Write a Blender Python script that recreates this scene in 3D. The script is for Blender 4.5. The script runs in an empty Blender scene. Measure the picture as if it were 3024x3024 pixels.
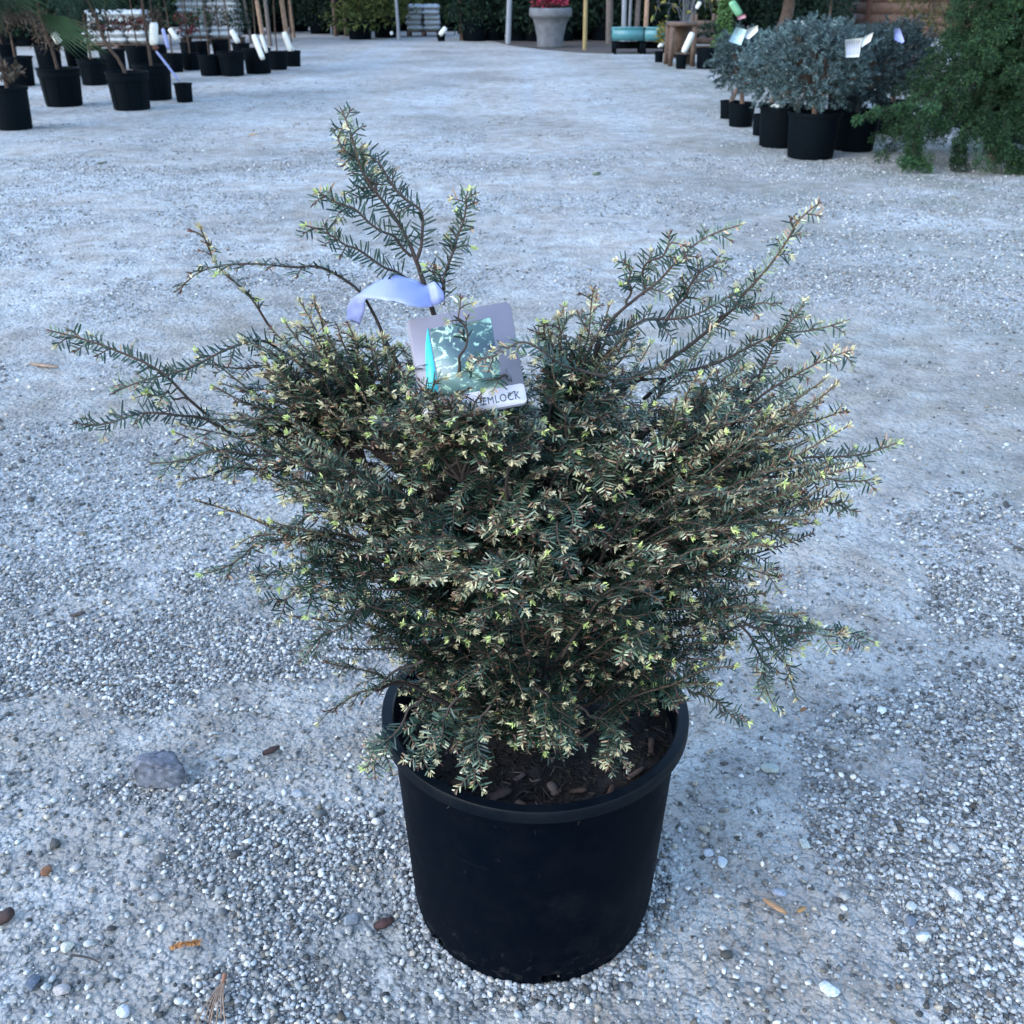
import bpy, math, random
import numpy as np
from mathutils import Vector, Matrix

random.seed(7); rng = np.random.default_rng(7)
C = bpy.context.scene
COL = C.collection
rad = math.radians

# ---------------------------------------------------------------- camera
PITCH = rad(27.3); CAMH = 1.17; FPX = 3030.0
cam_d = bpy.data.cameras.new('camera'); cam = bpy.data.objects.new('camera', cam_d); COL.objects.link(cam)
cam.location = (0, 0, CAMH); cam.rotation_euler = (rad(90) - PITCH, 0, 0)
cam_d.sensor_width = 36; cam_d.lens = 36 * FPX / 3024; cam_d.clip_start = 0.02; cam_d.clip_end = 800
cam_d.dof.use_dof = True; cam_d.dof.focus_distance = 1.2; cam_d.dof.aperture_fstop = 15
C.camera = cam
# ---------------------------------------------------------------- light
world = bpy.data.worlds.new('World'); C.world = world; world.use_nodes = True
wn = world.node_tree.nodes; wl = world.node_tree.links
sky = wn.new('ShaderNodeTexSky'); sky.sky_type = 'NISHITA'; sky.sun_disc = False
SUN_EL, SUN_AZ = rad(30), rad(235)
sky.sun_elevation = SUN_EL; sky.sun_rotation = SUN_AZ; sky.air_density = 1.15; sky.dust_density = 0.5; sky.ozone_density = 2.9
bg = wn['Background']; bg.inputs['Strength'].default_value = 0.15
wl.new(sky.outputs[0], bg.inputs[0])
sd = bpy.data.lights.new('sun', 'SUN'); sun = bpy.data.objects.new('sun', sd); COL.objects.link(sun)
sd.energy = 0.5; sd.angle = rad(50); sd.color = (0.86, 0.92, 1.0)
sdir = Vector((math.sin(SUN_AZ) * math.cos(SUN_EL), math.cos(SUN_AZ) * math.cos(SUN_EL), math.sin(SUN_EL)))
sun.rotation_euler = sdir.to_track_quat('Z', 'Y').to_euler()
C.view_settings.view_transform = 'Standard'; C.view_settings.look = 'None'; C.view_settings.gamma = 1
C.view_settings.exposure = 2.55
C.view_settings.use_curve_mapping = False

# ---------------------------------------------------------------- helpers
cP, sP = math.cos(PITCH), math.sin(PITCH)
def ray(px, py):
    u = (px - 1512) / FPX; v = -(py - 1512) / FPX
    return Vector((u, cP + v * sP, -sP + v * cP))
def at(px, py, Y):                       # world point seen at a photo pixel, at world distance Y
    d = ray(px, py); return Vector((0, 0, CAMH)) + d * (Y / d.y)
def gr(px, py, z=0.0):                   # world point seen at a photo pixel, on the ground
    d = ray(px, py); return Vector((0, 0, CAMH)) + d * ((z - CAMH) / d.z)
def pxm(P):                              # metres per photo pixel at a point
    return (P.y * cP + (CAMH - P.z) * sP) / FPX

def link(o, parent=None):
    COL.objects.link(o)
    if parent: o.parent = parent
    return o
def tag(o, label=None, cat=None, group=None, kind=None):
    for k, v in (('label', label), ('category', cat), ('group', group), ('kind', kind)):
        if v: o[k] = v
    return o
def empty(name, loc, label, cat, group=None, rz=0):
    o = bpy.data.objects.new(name, None); link(o); o.location = loc; o.rotation_euler = (0, 0, rz); o.empty_display_size = 0.05
    return tag(o, label, cat, group)

class MB:                                # collects uniform quad/tri data
    def __init__(s): s.V = []; s.F = []; s.C = []; s.n = 0; s.smooth = False
    def add(s, V, F, col=None):
        V = np.asarray(V, float).reshape(-1, 3); F = np.asarray(F, int)
        s.V.append(V); s.F.append(F + s.n); s.n += len(V)
        if col is None: col = (1, 1, 1)
        col = np.asarray(col, float)
        if col.ndim == 1: col = np.tile(col, (len(V), 1))
        s.C.append(col)
    def mesh(s, name, mat, smooth=False):
        V = np.concatenate(s.V); Cc = np.concatenate(s.C)
        me = bpy.data.meshes.new(name)
        me.vertices.add(len(V)); me.vertices.foreach_set('co', V.ravel().astype(np.float32))
        sizes = np.concatenate([np.full(len(f), f.shape[1]) for f in s.F]); loops = np.concatenate([f.ravel() for f in s.F])
        me.loops.add(len(loops)); me.loops.foreach_set('vertex_index', loops.astype(np.int32))
        me.polygons.add(len(sizes)); starts = np.concatenate([[0], np.cumsum(sizes)[:-1]])
        me.polygons.foreach_set('loop_start', starts.astype(np.int32))
        try: me.polygons.foreach_set('loop_total', sizes.astype(np.int32))
        except Exception: pass
        if smooth: me.polygons.foreach_set('use_smooth', np.ones(len(sizes), bool))
        a = me.color_attributes.new('col', 'FLOAT_COLOR', 'POINT')
        a.data.foreach_set('color', np.hstack([Cc, np.ones((len(Cc), 1))]).astype(np.float32).ravel())
        me.update(calc_edges=True); me.validate()
        me.materials.append(mat)
        return me
    def build(s, name, mat, parent=None, smooth=False):
        return link(bpy.data.objects.new(name, s.mesh(name, mat, smooth)), parent)

def tube(mb, P, R, sides=6, col=None, cap=True):
    P = np.asarray(P, float); n = len(P); R = np.broadcast_to(np.asarray(R, float), (n,))
    T = np.gradient(P, axis=0); T /= np.linalg.norm(T, axis=1)[:, None] + 1e-12
    ref = np.array([0, 0, 1.]) if abs(T[:, 2]).mean() < .8 else np.array([1., 0, 0])
    A = np.cross(T, ref); A /= np.linalg.norm(A, axis=1)[:, None] + 1e-12; B = np.cross(T, A)
    th = np.arange(sides) / sides * 2 * np.pi
    V = P[:, None] + R[:, None, None] * (np.cos(th)[None, :, None] * A[:, None] + np.sin(th)[None, :, None] * B[:, None])
    i = np.arange(n - 1)[:, None] * sides; j = np.arange(sides)[None]; k = (j + 1) % sides
    F = np.stack([i + j, i + k, i + sides + k, i + sides + j], -1).reshape(-1, 4)
    if col is not None and np.ndim(col) == 2: col = np.repeat(col, sides, axis=0)
    mb.add(V.reshape(-1, 3), F, col)
    if cap:
        for e in (0, n - 1):
            mb.add(V[e], np.arange(sides)[None], (col[e * sides] if (col is not None and np.ndim(col) == 2) else col))

def lathe(mb, prof, seg=48, col=None, ctr=(0, 0, 0), skip=None):
    prof = np.asarray(prof, float); n = len(prof); th = np.arange(seg) / seg * 2 * np.pi
    V = np.stack([prof[:, None, 0] * np.cos(th), prof[:, None, 0] * np.sin(th), np.repeat(prof[:, 1:2], seg, 1)], -1) + np.asarray(ctr)
    i = np.arange(n - 1)[:, None] * seg; j = np.arange(seg)[None]; k = (j + 1) % seg
    F = np.stack([i + j, i + k, i + seg + k, i + seg + j], -1)
    if skip is not None:
        F = np.array([F[a, b] for a in range(n - 1) for b in range(seg) if not skip(a, b)])
    mb.add(V.reshape(-1, 3), F.reshape(-1, 4), col)

def box(mb, c, s, col=None, M=None):
    c = np.asarray(c, float); h = np.asarray(s, float) / 2
    V = np.array([[x, y, z] for x in (-1, 1) for y in (-1, 1) for z in (-1, 1)]) * h
    b = min(h) * .12
    if M is not None: V = V @ np.asarray(M).T
    mb.add(V + c, [[0, 1, 3, 2], [4, 6, 7, 5], [0, 4, 5, 1], [2, 3, 7, 6], [0, 2, 6, 4], [1, 5, 7, 3]], col)

def spline(P, n=24):                     # Catmull-Rom through points
    P = np.asarray([list(p) for p in P], float)
    if len(P) == 2: P = np.array([P[0], (P[0] + P[1]) / 2, P[1]])
    Q = np.vstack([2 * P[0] - P[1], P, 2 * P[-1] - P[-2]])
    seg = np.linalg.norm(np.diff(P, axis=0), axis=1); cum = np.concatenate([[0], np.cumsum(seg)]); out = []
    for s in np.linspace(0, cum[-1] * .99999, n):
        i = int(np.searchsorted(cum, s, 'right') - 1); i = min(i, len(P) - 2); t = (s - cum[i]) / (seg[i] + 1e-9)
        a, b, c, d = Q[i:i + 4]
        out.append(.5 * (2 * b + (c - a) * t + (2 * a - 5 * b + 4 * c - d) * t * t + (3 * b - a - 3 * c + d) * t ** 3))
    return np.array(out)
def nrm(v): v = np.asarray(v, float); return v / (np.linalg.norm(v, axis=-1, keepdims=True) + 1e-12)

def blades(mb, P, D, L, W, col, curl=0.0):
    """leaf blades: 6-vertex strips from P along D; vectorised"""
    n = len(P); D = nrm(D); L = np.broadcast_to(L, (n,))[:, None]; W = np.broadcast_to(W, (n,))[:, None]
    r = nrm(rng.normal(size=(n, 3))); S = nrm(np.cross(D, r)); U = np.cross(S, D)
    tip = P + D * L + U * L * curl; mid = P + D * L * .5 + U * L * curl * .2
    V = np.stack([P - S * W * .25, P + S * W * .25, mid + S * W * .5, mid - S * W * .5, tip + S * W * .15, tip - S * W * .15], 1)
    b = np.arange(n)[:, None] * 6
    F = np.concatenate([b + np.array([[0, 1, 2, 3]]), b + np.array([[3, 2, 4, 5]])])
    mb.add(V.reshape(-1, 3), F, np.repeat(np.broadcast_to(col, (n, 3)), 6, axis=0))

# ---------------------------------------------------------------- materials
def mat_new(name):
    m = bpy.data.materials.new(name); m.use_nodes = True; nt = m.node_tree
    return m, nt, nt.nodes['Principled BSDF']
def N(nt, t, **kw):
    n = nt.nodes.new(t)
    for k, v in kw.items():
        if k in n.inputs.keys(): n.inputs[k].default_value = v
        else: setattr(n, k, v)
    return n
def ramp(nt, fac, stops):
    r = nt.nodes.new('ShaderNodeValToRGB'); nt.links.new(fac, r.inputs[0]); e = r.color_ramp.elements
    while len(e) < len(stops): e.new(.5)
    for x, (p, c) in zip(e, stops): x.position = p; x.color = (*c, 1) if len(c) == 3 else c
    return r
def mix(nt, a, b, f, mode='MIX'):
    m = nt.nodes.new('ShaderNodeMix'); m.data_type = 'RGBA'; m.blend_type = mode
    for s, v in ((m.inputs[0], f), (m.inputs[6], a), (m.inputs[7], b)):
        if hasattr(v, 'is_linked') or isinstance(v, bpy.types.NodeSocket): nt.links.new(v, s)
        else: s.default_value = v if isinstance(v, (int, float)) else (*v, 1)
    return m.outputs[2]
def m_attr(name, rough=.6, spec=.35, noise=0.0, nscale=60, bump=0.0, trans=0.0):
    m, nt, p = mat_new(name)
    a = N(nt, 'ShaderNodeVertexColor', layer_name='col'); out = a.outputs[0]
    if noise or bump:
        g = N(nt, 'ShaderNodeNewGeometry'); nz = N(nt, 'ShaderNodeTexNoise', Scale=nscale, Detail=5.0); nt.links.new(g.outputs['Position'], nz.inputs['Vector'])
    if noise:
        r = ramp(nt, nz.outputs[0], [(.3, (1 - noise,) * 3), (.7, (1 + noise * .6,) * 3)])
        out = mix(nt, out, r.outputs[0], 1.0, 'MULTIPLY')
    if bump:
        b = N(nt, 'ShaderNodeBump', Strength=bump, Distance=.004); nt.links.new(nz.outputs[0], b.inputs['Height']); nt.links.new(b.outputs[0], p.inputs['Normal'])
    nt.links.new(out, p.inputs['Base Color']); p.inputs['Roughness'].default_value = rough; p.inputs['Specular IOR Level'].default_value = spec
    if trans:
        t = N(nt, 'ShaderNodeBsdfTranslucent'); nt.links.new(out, t.inputs[0]); ms = N(nt, 'ShaderNodeMixShader', Fac=trans)
        nt.links.new(p.outputs[0], ms.inputs[1]); nt.links.new(t.outputs[0], ms.inputs[2]); nt.links.new(ms.outputs[0], nt.nodes['Material Output'].inputs[0])
    return m
def m_flat(name, col, rough=.6, spec=.4, noise=.15, nscale=40, bump=.0, metal=0):
    m, nt, p = mat_new(name)
    tc = N(nt, 'ShaderNodeTexCoord'); nz = N(nt, 'ShaderNodeTexNoise', Scale=nscale, Detail=6.0); nt.links.new(tc.outputs['Object'], nz.inputs['Vector'])
    r = ramp(nt, nz.outputs[0], [(.3, tuple(c * (1 - noise) for c in col)), (.7, tuple(c * (1 + noise) for c in col))])
    nt.links.new(r.outputs[0], p.inputs['Base Color']); p.inputs['Roughness'].default_value = rough; p.inputs['Specular IOR Level'].default_value = spec
    p.inputs['Metallic'].default_value = metal
    if bump:
        b = N(nt, 'ShaderNodeBump', Strength=bump, Distance=.003); nt.links.new(nz.outputs[0], b.inputs['Height']); nt.links.new(b.outputs[0], p.inputs['Normal'])
    return m
M_leaf = m_attr('needle', .42, .45, trans=.12)
M_leaf2 = m_attr('leaf', .7, .15, trans=.12)
M_wood = m_attr('stem_bark', .75, .25, noise=.35, nscale=260, bump=.5)
M_trunk = m_attr('trunk_bark', .85, .2, noise=.4, nscale=30, bump=.6)
M_stone = m_attr('pebble', .9, .1, noise=.30, nscale=420, bump=.25)
M_white = m_flat('white_tag', (.50, .49, .45), .5, noise=.03)
M_lilac = m_flat('lilac_tag', (.20, .22, .40), .45, noise=.03)
M_timber = m_flat('timber', (.075, .045, .03), .8, noise=.35, nscale=14, bump=.3)
M_yellow_wood = m_flat('stake_wood', (.20, .14, .055), .75, noise=.2, nscale=25)
M_conc = m_flat('concrete', (.085, .085, .09), .9, noise=.25, nscale=9, bump=.4)
M_teal = m_flat('teal_plastic', (.05, .15, .16), .4, noise=.08)
M_pipe = m_flat('grey_pipe', (.15, .155, .17), .45, noise=.1)
M_rust = m_flat('rust_brown', (.065, .025, .015), .8, noise=.3)
M_bag = m_flat('white_bag', (.30, .305, .30), .45, noise=.12, nscale=12, bump=.6)

def m_pot(name, base=(.0004, .0014, .0034), rough=.5, wear=.16):
    m, nt, p = mat_new(name)
    tc = N(nt, 'ShaderNodeTexCoord'); mp = N(nt, 'ShaderNodeMapping'); nt.links.new(tc.outputs['Object'], mp.inputs[0])
    n1 = N(nt, 'ShaderNodeTexNoise', Scale=26.0, Detail=9.0, Roughness=.72); nt.links.new(mp.outputs[0], n1.inputs['Vector'])
    mp2 = N(nt, 'ShaderNodeMapping'); nt.links.new(tc.outputs['Object'], mp2.inputs[0]); mp2.inputs['Rotation'].default_value = (.5, .3, .2); mp2.inputs['Scale'].default_value = (7, 7, 95)
    n2 = N(nt, 'ShaderNodeTexNoise', Scale=1.6, Detail=3.0); nt.links.new(mp2.outputs[0], n2.inputs['Vector'])
    r1 = ramp(nt, n1.outputs[0], [(.42, (0, 0, 0)), (.78, (1, 1, 1))]); r2 = ramp(nt, n2.outputs[0], [(.66, (0, 0, 0)), (.74, (1, 1, 1))]); n4 = N(nt, 'ShaderNodeTexNoise', Scale=5.0, Detail=2.0); nt.links.new(tc.outputs['Object'], n4.inputs['Vector']); r4 = ramp(nt, n4.outputs[0], [(.5, (.25, .25, .25)), (.66, (1, 1, 1))])
    dust = mix(nt, mix(nt, r1.outputs[0], r2.outputs[0], .6, 'ADD'), r4.outputs[0], 1.0, 'MULTIPLY')
    n5 = N(nt, 'ShaderNodeTexNoise', Scale=75.0, Detail=3.0); nt.links.new(tc.outputs['Object'], n5.inputs['Vector']); spz = N(nt, 'ShaderNodeSeparateXYZ'); nt.links.new(tc.outputs['Object'], spz.inputs[0])
    mz = N(nt, 'ShaderNodeMapRange'); nt.links.new(spz.outputs[2], mz.inputs[0]); mz.inputs[1].default_value = .10; mz.inputs[2].default_value = .0; mz.inputs[3].default_value = -.10; mz.inputs[4].default_value = .10
    ad = N(nt, 'ShaderNodeMath', operation='ADD'); nt.links.new(n5.outputs[0], ad.inputs[0]); nt.links.new(mz.outputs[0], ad.inputs[1]); r5 = ramp(nt, ad.outputs[0], [(.60, (0, 0, 0)), (.68, (1, 1, 1))]); dust = mix(nt, dust, r5.outputs[0], .8, 'ADD')
    ml = N(nt, 'ShaderNodeMath', operation='MULTIPLY'); nt.links.new(dust, ml.inputs[0]); ml.inputs[1].default_value = wear * .5
    c = mix(nt, base, (.09, .085, .08), ml.outputs[0]); nt.links.new(c, p.inputs['Base Color'])
    rr = ramp(nt, n1.outputs[0], [(.3, (rough - .1,) * 3), (.75, (rough + .2,) * 3)]); nt.links.new(rr.outputs[0], p.inputs['Roughness'])
    n3 = N(nt, 'ShaderNodeTexNoise', Scale=900.0, Detail=2.0); nt.links.new(tc.outputs['Object'], n3.inputs['Vector'])
    b = N(nt, 'ShaderNodeBump', Strength=.12, Distance=.001); nt.links.new(n3.outputs[0], b.inputs['Height']); nt.links.new(b.outputs[0], p.inputs['Normal'])
    p.inputs['Specular IOR Level'].default_value = .03
    return m
M_pot = m_pot('black_pot_plastic'); M_potb = m_pot('black_pot_far', (.0016, .003, .0045), .6, .06)
M_rim = m_pot('black_rim_plastic', (.0015, .003, .005), .34, .12); M_rim.node_tree.nodes['Principled BSDF'].inputs['Specular IOR Level'].default_value = .09
M_potblue = m_pot('navy_pot', (.002, .002, .02), .4, .05)

def m_ground():
    m, nt, p = mat_new('gravel_ground'); L = nt.links.new
    g = N(nt, 'ShaderNodeNewGeometry').outputs['Position']
    def noise(s, d=4.0, r=.5):
        n = N(nt, 'ShaderNodeTexNoise', Scale=s, Detail=d, Roughness=r); L(g, n.inputs['Vector']); return n.outputs[0]
    def vor(s):
        v = N(nt, 'ShaderNodeTexVoronoi', Scale=s); L(g, v.inputs['Vector']); return v
    v1 = vor(130.0); v2 = vor(55.0)
    c1 = ramp(nt, v1.outputs['Color'], [(.0, (.05, .05, .048)), (.3, (.17, .17, .163)), (.6, (.36, .355, .34)), (1, (.68, .67, .64))])
    c2 = ramp(nt, v2.outputs['Color'], [(.0, (.08, .08, .077)), (.4, (.26, .258, .248)), (.8, (.45, .445, .43)), (1, (.62, .61, .59))])
    fine = ramp(nt, noise(380.0, 3.0, .7), [(.3, (.23, .222, .205)), (.5, (.385, .375, .35)), (.72, (.53, .515, .49))])
    stones = mix(nt, c1.outputs[0], c2.outputs[0], .45)
    patch = ramp(nt, noise(1.6, 5.0, .6), [(.42, (0, 0, 0)), (.58, (1, 1, 1))])
    sa = N(nt, 'ShaderNodeVertexColor', layer_name='col'); sx_ = N(nt, 'ShaderNodeMath', operation='MULTIPLY'); L(patch.outputs[0], sx_.inputs[0]); sx_.inputs[1].default_value = .4
    sy_ = N(nt, 'ShaderNodeMath', operation='MAXIMUM'); L(sx_.outputs[0], sy_.inputs[0]); L(sa.outputs[0], sy_.inputs[1])
    base = mix(nt, stones, fine.outputs[0], sy_.outputs[0])
    tn = N(nt, 'ShaderNodeMath', operation='MULTIPLY'); L(sa.outputs[0], tn.inputs[0]); L(ramp(nt, noise(7.0, 5.0, .6), [(.36, (.08, .08, .08)), (.60, (.8, .8, .8))]).outputs[0], tn.inputs[1])
    base = mix(nt, base, (.27, .225, .18), tn.outputs[0])
    tan = ramp(nt, noise(2.3, 4.0, .55), [(.48, (0, 0, 0)), (.68, (.55, .55, .55))])
    base = mix(nt, base, (.27, .225, .185), tan.outputs[0])
    tone_shade = ramp(nt, noise(.55, 5.0, .6), [(.36, (.70, .685, .66)), (.5, (.96, .95, .94)), (.64, (1.12, 1.12, 1.12))])  # random patchy ground tone, also standing in for shade over the near gravel
    base = mix(nt, base, tone_shade.outputs[0], 1.0, 'MULTIPLY')
    mot = ramp(nt, noise(9.0, 8.0, .72), [(.36, (.66, .66, .67)), (.5, (.95, .95, .95)), (.64, (1.16, 1.16, 1.16))])
    base = mix(nt, base, mot.outputs[0], 1.0, 'MULTIPLY')
    # mossy gravel towards the right-hand edge of the yard
    sp = N(nt, 'ShaderNodeSeparateXYZ'); L(g, sp.inputs[0])
    mr = N(nt, 'ShaderNodeMapRange'); L(sp.outputs[0], mr.inputs[0]); mr.inputs[1].default_value = .7; mr.inputs[2].default_value = 2.6
    mm = N(nt, 'ShaderNodeMath', operation='MULTIPLY'); L(mr.outputs[0], mm.inputs[0]); L(ramp(nt, noise(2.0, 6.0, .65), [(.4, (0, 0, 0)), (.62, (.75, .75, .75))]).outputs[0], mm.inputs[1])
    base = mix(nt, base, (.13, .135, .10), mm.outputs[0])
    L(base, p.inputs['Base Color']); p.inputs['Roughness'].default_value = .9; p.inputs['Specular IOR Level'].default_value = .25
    b1 = N(nt, 'ShaderNodeBump', Strength=.9, Distance=.006); L(v1.outputs['Distance'], b1.inputs['Height']); b1.invert = True
    b2 = N(nt, 'ShaderNodeBump', Strength=.8, Distance=.012); L(v2.outputs['Distance'], b2.inputs['Height']); b2.invert = True; L(b1.outputs[0], b2.inputs['Normal'])
    b3 = N(nt, 'ShaderNodeBump', Strength=.6, Distance=.003); L(noise(600.0, 3.0), b3.inputs['Height']); L(b2.outputs[0], b3.inputs['Normal'])
    L(b3.outputs[0], p.inputs['Normal'])
    return m
M_ground = m_ground()

# ---------------------------------------------------------------- value noise (python side)
def vnoise(x, y, s, seed):
    r = np.random.default_rng(seed); G = r.random((256, 256)); x = x * s + 500; y = y * s + 500
    xi = np.floor(x).astype(int); yi = np.floor(y).astype(int); fx = x - xi; fy = y - yi; fx = fx * fx * (3 - 2 * fx); fy = fy * fy * (3 - 2 * fy)
    a = G[xi % 256, yi % 256]; b = G[(xi + 1) % 256, yi % 256]; c = G[xi % 256, (yi + 1) % 256]; d = G[(xi + 1) % 256, (yi + 1) % 256]
    return (a * (1 - fx) + b * fx) * (1 - fy) + (c * (1 - fx) + d * fx) * fy

SAND = [(gr(*p), a, b, s) for p, a, b, s in (((380, 2180), .34, .10, .30), ((60, 2480), .22, .07, .32), ((900, 2020), .30, .13, .26), ((200, 1230), .55, .30, .25), ((2080, 2720), .13, .14, .30), ((2230, 2930), .20, .07, .25),
        ((2850, 1950), .24, .14, .2), ((2400, 1750), .4, .2, .15), ((600, 2640), .30, .16, -.28), ((300, 2950), .3, .06, -.2), ((2700, 2480), .22, .20, -.25), ((2900, 2900), .16, .12, -.3), ((150, 1950), .35, .14, -.25), ((2550, 2150), .28, .12, -.2), ((2850, 900), .9, .9, -.25), ((900, 2450), .2, .1, -.2))]
def sandy(x, y):                         # >0 compacted sand, <0 loose gravel
    v = (.65 * vnoise(x, y, 1.9, 11) + .35 * vnoise(x, y, 6, 12)) * -1 + .5
    for c, a, b, s in SAND: v = v + s * np.exp(-((x - c.x) / a) ** 2 - ((y - c.y) / b) ** 2)
    return v
# ---------------------------------------------------------------- ground
def hgt(x, y):                           # shallow ruts and swells of the yard
    return (vnoise(x, y, 2.2, 1) - .5) * .012 + (vnoise(x, y, 6.5, 2) - .5) * .005
mb = MB()
gx = np.concatenate([[-400, -60, -20], np.arange(-6, 6.01, .06), [20, 60, 400]]); gy = np.concatenate([[-60, -6, -1], np.arange(.3, 9.01, .06), [12, 20, 60, 600]])
X, Y = np.meshgrid(gx, gy); near = (np.abs(X) < 5.9) & (Y > .35) & (Y < 8.9)
Z = np.where(near, hgt(X, Y), 0) - .003
nx = len(gx); i = (np.arange(len(gy) - 1)[:, None] * nx + np.arange(nx - 1)[None]).ravel()
sc_ = np.clip(sandy(X.ravel(), Y.ravel()) * 3 + .35 + (vnoise(X.ravel(), Y.ravel(), 9, 77) - .5) * .8, 0, 1)
mb.add(np.stack([X, Y, Z], -1).reshape(-1, 3), np.stack([i, i + 1, i + nx + 1, i + nx], -1), np.stack([sc_, sc_, sc_], 1))
tag(mb.build('ground', M_ground, smooth=True), kind='structure')

# loose pebbles: real stones, one mesh of stuff
ph = (1 + 5 ** .5) / 2
ICO = nrm(np.array([[-1, ph, 0], [1, ph, 0], [-1, -ph, 0], [1, -ph, 0], [0, -1, ph], [0, 1, ph], [0, -1, -ph], [0, 1, -ph], [ph, 0, -1], [ph, 0, 1], [-ph, 0, -1], [-ph, 0, 1]], float))
ICF = np.array([[0, 11, 5], [0, 5, 1], [0, 1, 7], [0, 7, 10], [0, 10, 11], [1, 5, 9], [5, 11, 4], [11, 10, 2], [10, 7, 6], [7, 1, 8], [3, 9, 4], [3, 4, 2], [3, 2, 6], [3, 6, 8], [3, 8, 9], [4, 9, 5], [2, 4, 11], [6, 2, 10], [8, 6, 7], [9, 8, 1]])
def stone_cols(n):
    g = rng.choice([  .055, .11, .18, .25, .32, .40, .52], n, p=[.08, .16, .22, .24, .18, .09, .03]) * rng.uniform(.85, 1.15, n)
    c = np.stack([g * 1.05, g * 1.0, g * .93], 1)
    k = rng.random(n) < .10; c[k] *= np.array([1.08, .96, .82])
    k = rng.random(n) < .18; c[k] *= np.array([.93, 1.0, 1.03])
    return c
def pebbles(mb, x, y, r, bury=.35):
    n = len(x); a = rng.uniform(0, 2 * np.pi, n)
    sc = np.stack([r * rng.uniform(.8, 1.45, n), r * rng.uniform(.7, 1.1, n), r * rng.uniform(.45, .85, n)], 1)
    V = ICO[None] * (1 + rng.uniform(-.34, .30, (n, 12, 1))) * sc[:, None]
    t = rng.normal(0, .28, n); ct, st = np.cos(t)[:, None], np.sin(t)[:, None]
    V = np.stack([V[..., 0] * ct - V[..., 2] * st, V[..., 1], V[..., 0] * st + V[..., 2] * ct], -1)
    ca, sa = np.cos(a)[:, None], np.sin(a)[:, None]
    V = np.stack([V[..., 0] * ca - V[..., 1] * sa, V[..., 0] * sa + V[..., 1] * ca, V[..., 2]], -1)
    V += np.stack([x, y, hgt(x, y) - .003 + sc[:, 2] * (1 - 2 * bury) + rng.uniform(0, .002, n)], 1)[:, None]
    F = (np.arange(n)[:, None, None] * 12 + ICF[None]).reshape(-1, 3)
    mb.add(V.reshape(-1, 3), F, np.repeat(stone_cols(n), 12, axis=0))
mb = MB()
def scatter(n, y0, y1, rlo, rhi, thr, pw=1.0):
    y = y0 + (y1 - y0) * rng.random(n) ** pw; half = .62 * (y * cP + CAMH * sP) + .08
    x = rng.uniform(-1, 1, n) * half
    f = .5 - sandy(x, y) + .12 * np.clip((x - .9) / 2, 0, 1)
    keep = rng.random(n) < np.clip((f - thr) * 8, .09, 1)
    keep &= np.hypot(x - .03, y - 1.079) > .150
    x, y = x[keep], y[keep]; u = rng.random(len(x))
    pebbles(mb, x, y, rlo + (rhi - rlo) * u ** 3.2)
scatter(340000, .42, 2.0, .0011, .0056, .45)
scatter(120000, 1.9, 4.6, .0018, .0058, .43)
scatter(50000, 4.4, 8.0, .003, .008, .42)
scatter(30000, 7.5, 15.0, .004, .009, .42, 1.3)
scatter(2200, .42, 3.4, .005, .0105, .36)
a_ = rng.uniform(0, 6.28, 3000); r_ = .1675 + rng.random(3000) ** 2.4 * .035; pebbles(mb, .03 + r_ * np.cos(a_), 1.079 + r_ * np.sin(a_), rng.uniform(.0014, .0058, 3000))
tag(mb.build('gravel', M_stone), 'loose grey and white gravel spread over the yard', 'gravel', kind='stuff')

# individual things on the gravel
def rock(px, py, wpx, label, col, name='rock', cat='rock', flat=.62, group=None, seed=0):
    P = gr(px, py); r = wpx * pxm(P) / 2; g = np.random.default_rng(seed); col = np.asarray(col) * (.72 if max(col) > .3 else 1)
    V = ICO.copy(); F = ICF.copy()
    for _ in range(3):                   # subdivide
        e = {}; V = list(V); nf = []
        def midp(a, b):
            k = (min(a, b), max(a, b))
            if k not in e: e[k] = len(V); V.append(nrm(V[a] + V[b]))
            return e[k]
        for a, b, c in F:
            ab, bc, ca = midp(a, b), midp(b, c), midp(c, a); nf += [[a, ab, ca], [b, bc, ab], [c, ca, bc], [ab, bc, ca]]
        F = np.array(nf)
    V = np.array(V); 
    for _ in range(9 if name != 'rock' else 16):                   # facet the sphere with random planes
        d = nrm(g.normal(size=3)); k = V @ d; lim = g.uniform(.52, .82) if name != 'rock' else g.uniform(.42, .75); V = V - np.maximum(k - lim, 0)[:, None] * d * .92
    V += g.normal(0, .012 if name != 'rock' else .028, V.shape); V *= np.array([1.05, .85, flat]) * r
    mb = MB(); cv = np.asarray(col) * (1 + (.13 if name != 'rock' else .30) * g.normal(0, 1, (len(V), 1)).clip(-1.2, 1.8)); mb.add(V, F, cv); o = mb.build(name, M_stone, smooth=False); o.location = (P.x, P.y, float(hgt(P.x, P.y)) + r * flat * (.45 if name == 'rock' else .22)); o.rotation_euler = (0, 0, g.uniform(0, 6))
    return tag(o, label, cat, group)
rock(487, 2300, 165, 'fist-sized angular grey rock lying on the gravel left of the big pot', (.11, .11, .125), flat=.95, seed=3)
rock(139, 2577, 40, 'small rounded reddish brown pebble at the left of the gravel', (.16, .075, .04), 'pebble', 'pebble', seed=4)
rock(95, 2910, 64, 'smooth dark grey oval stone near the bottom left corner', (.09, .10, .12), 'stone', 'stone', .5, seed=5)
rock(365, 2985, 48, 'white angular stone at the bottom edge left of the pine needles', (.5, .51, .52), 'stone', 'stone', seed=6)
rock(182, 2930, 50, 'pale pinkish rounded stone right of the dark oval stone', (.38, .34, .32), 'stone', 'stone', seed=7)
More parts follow.
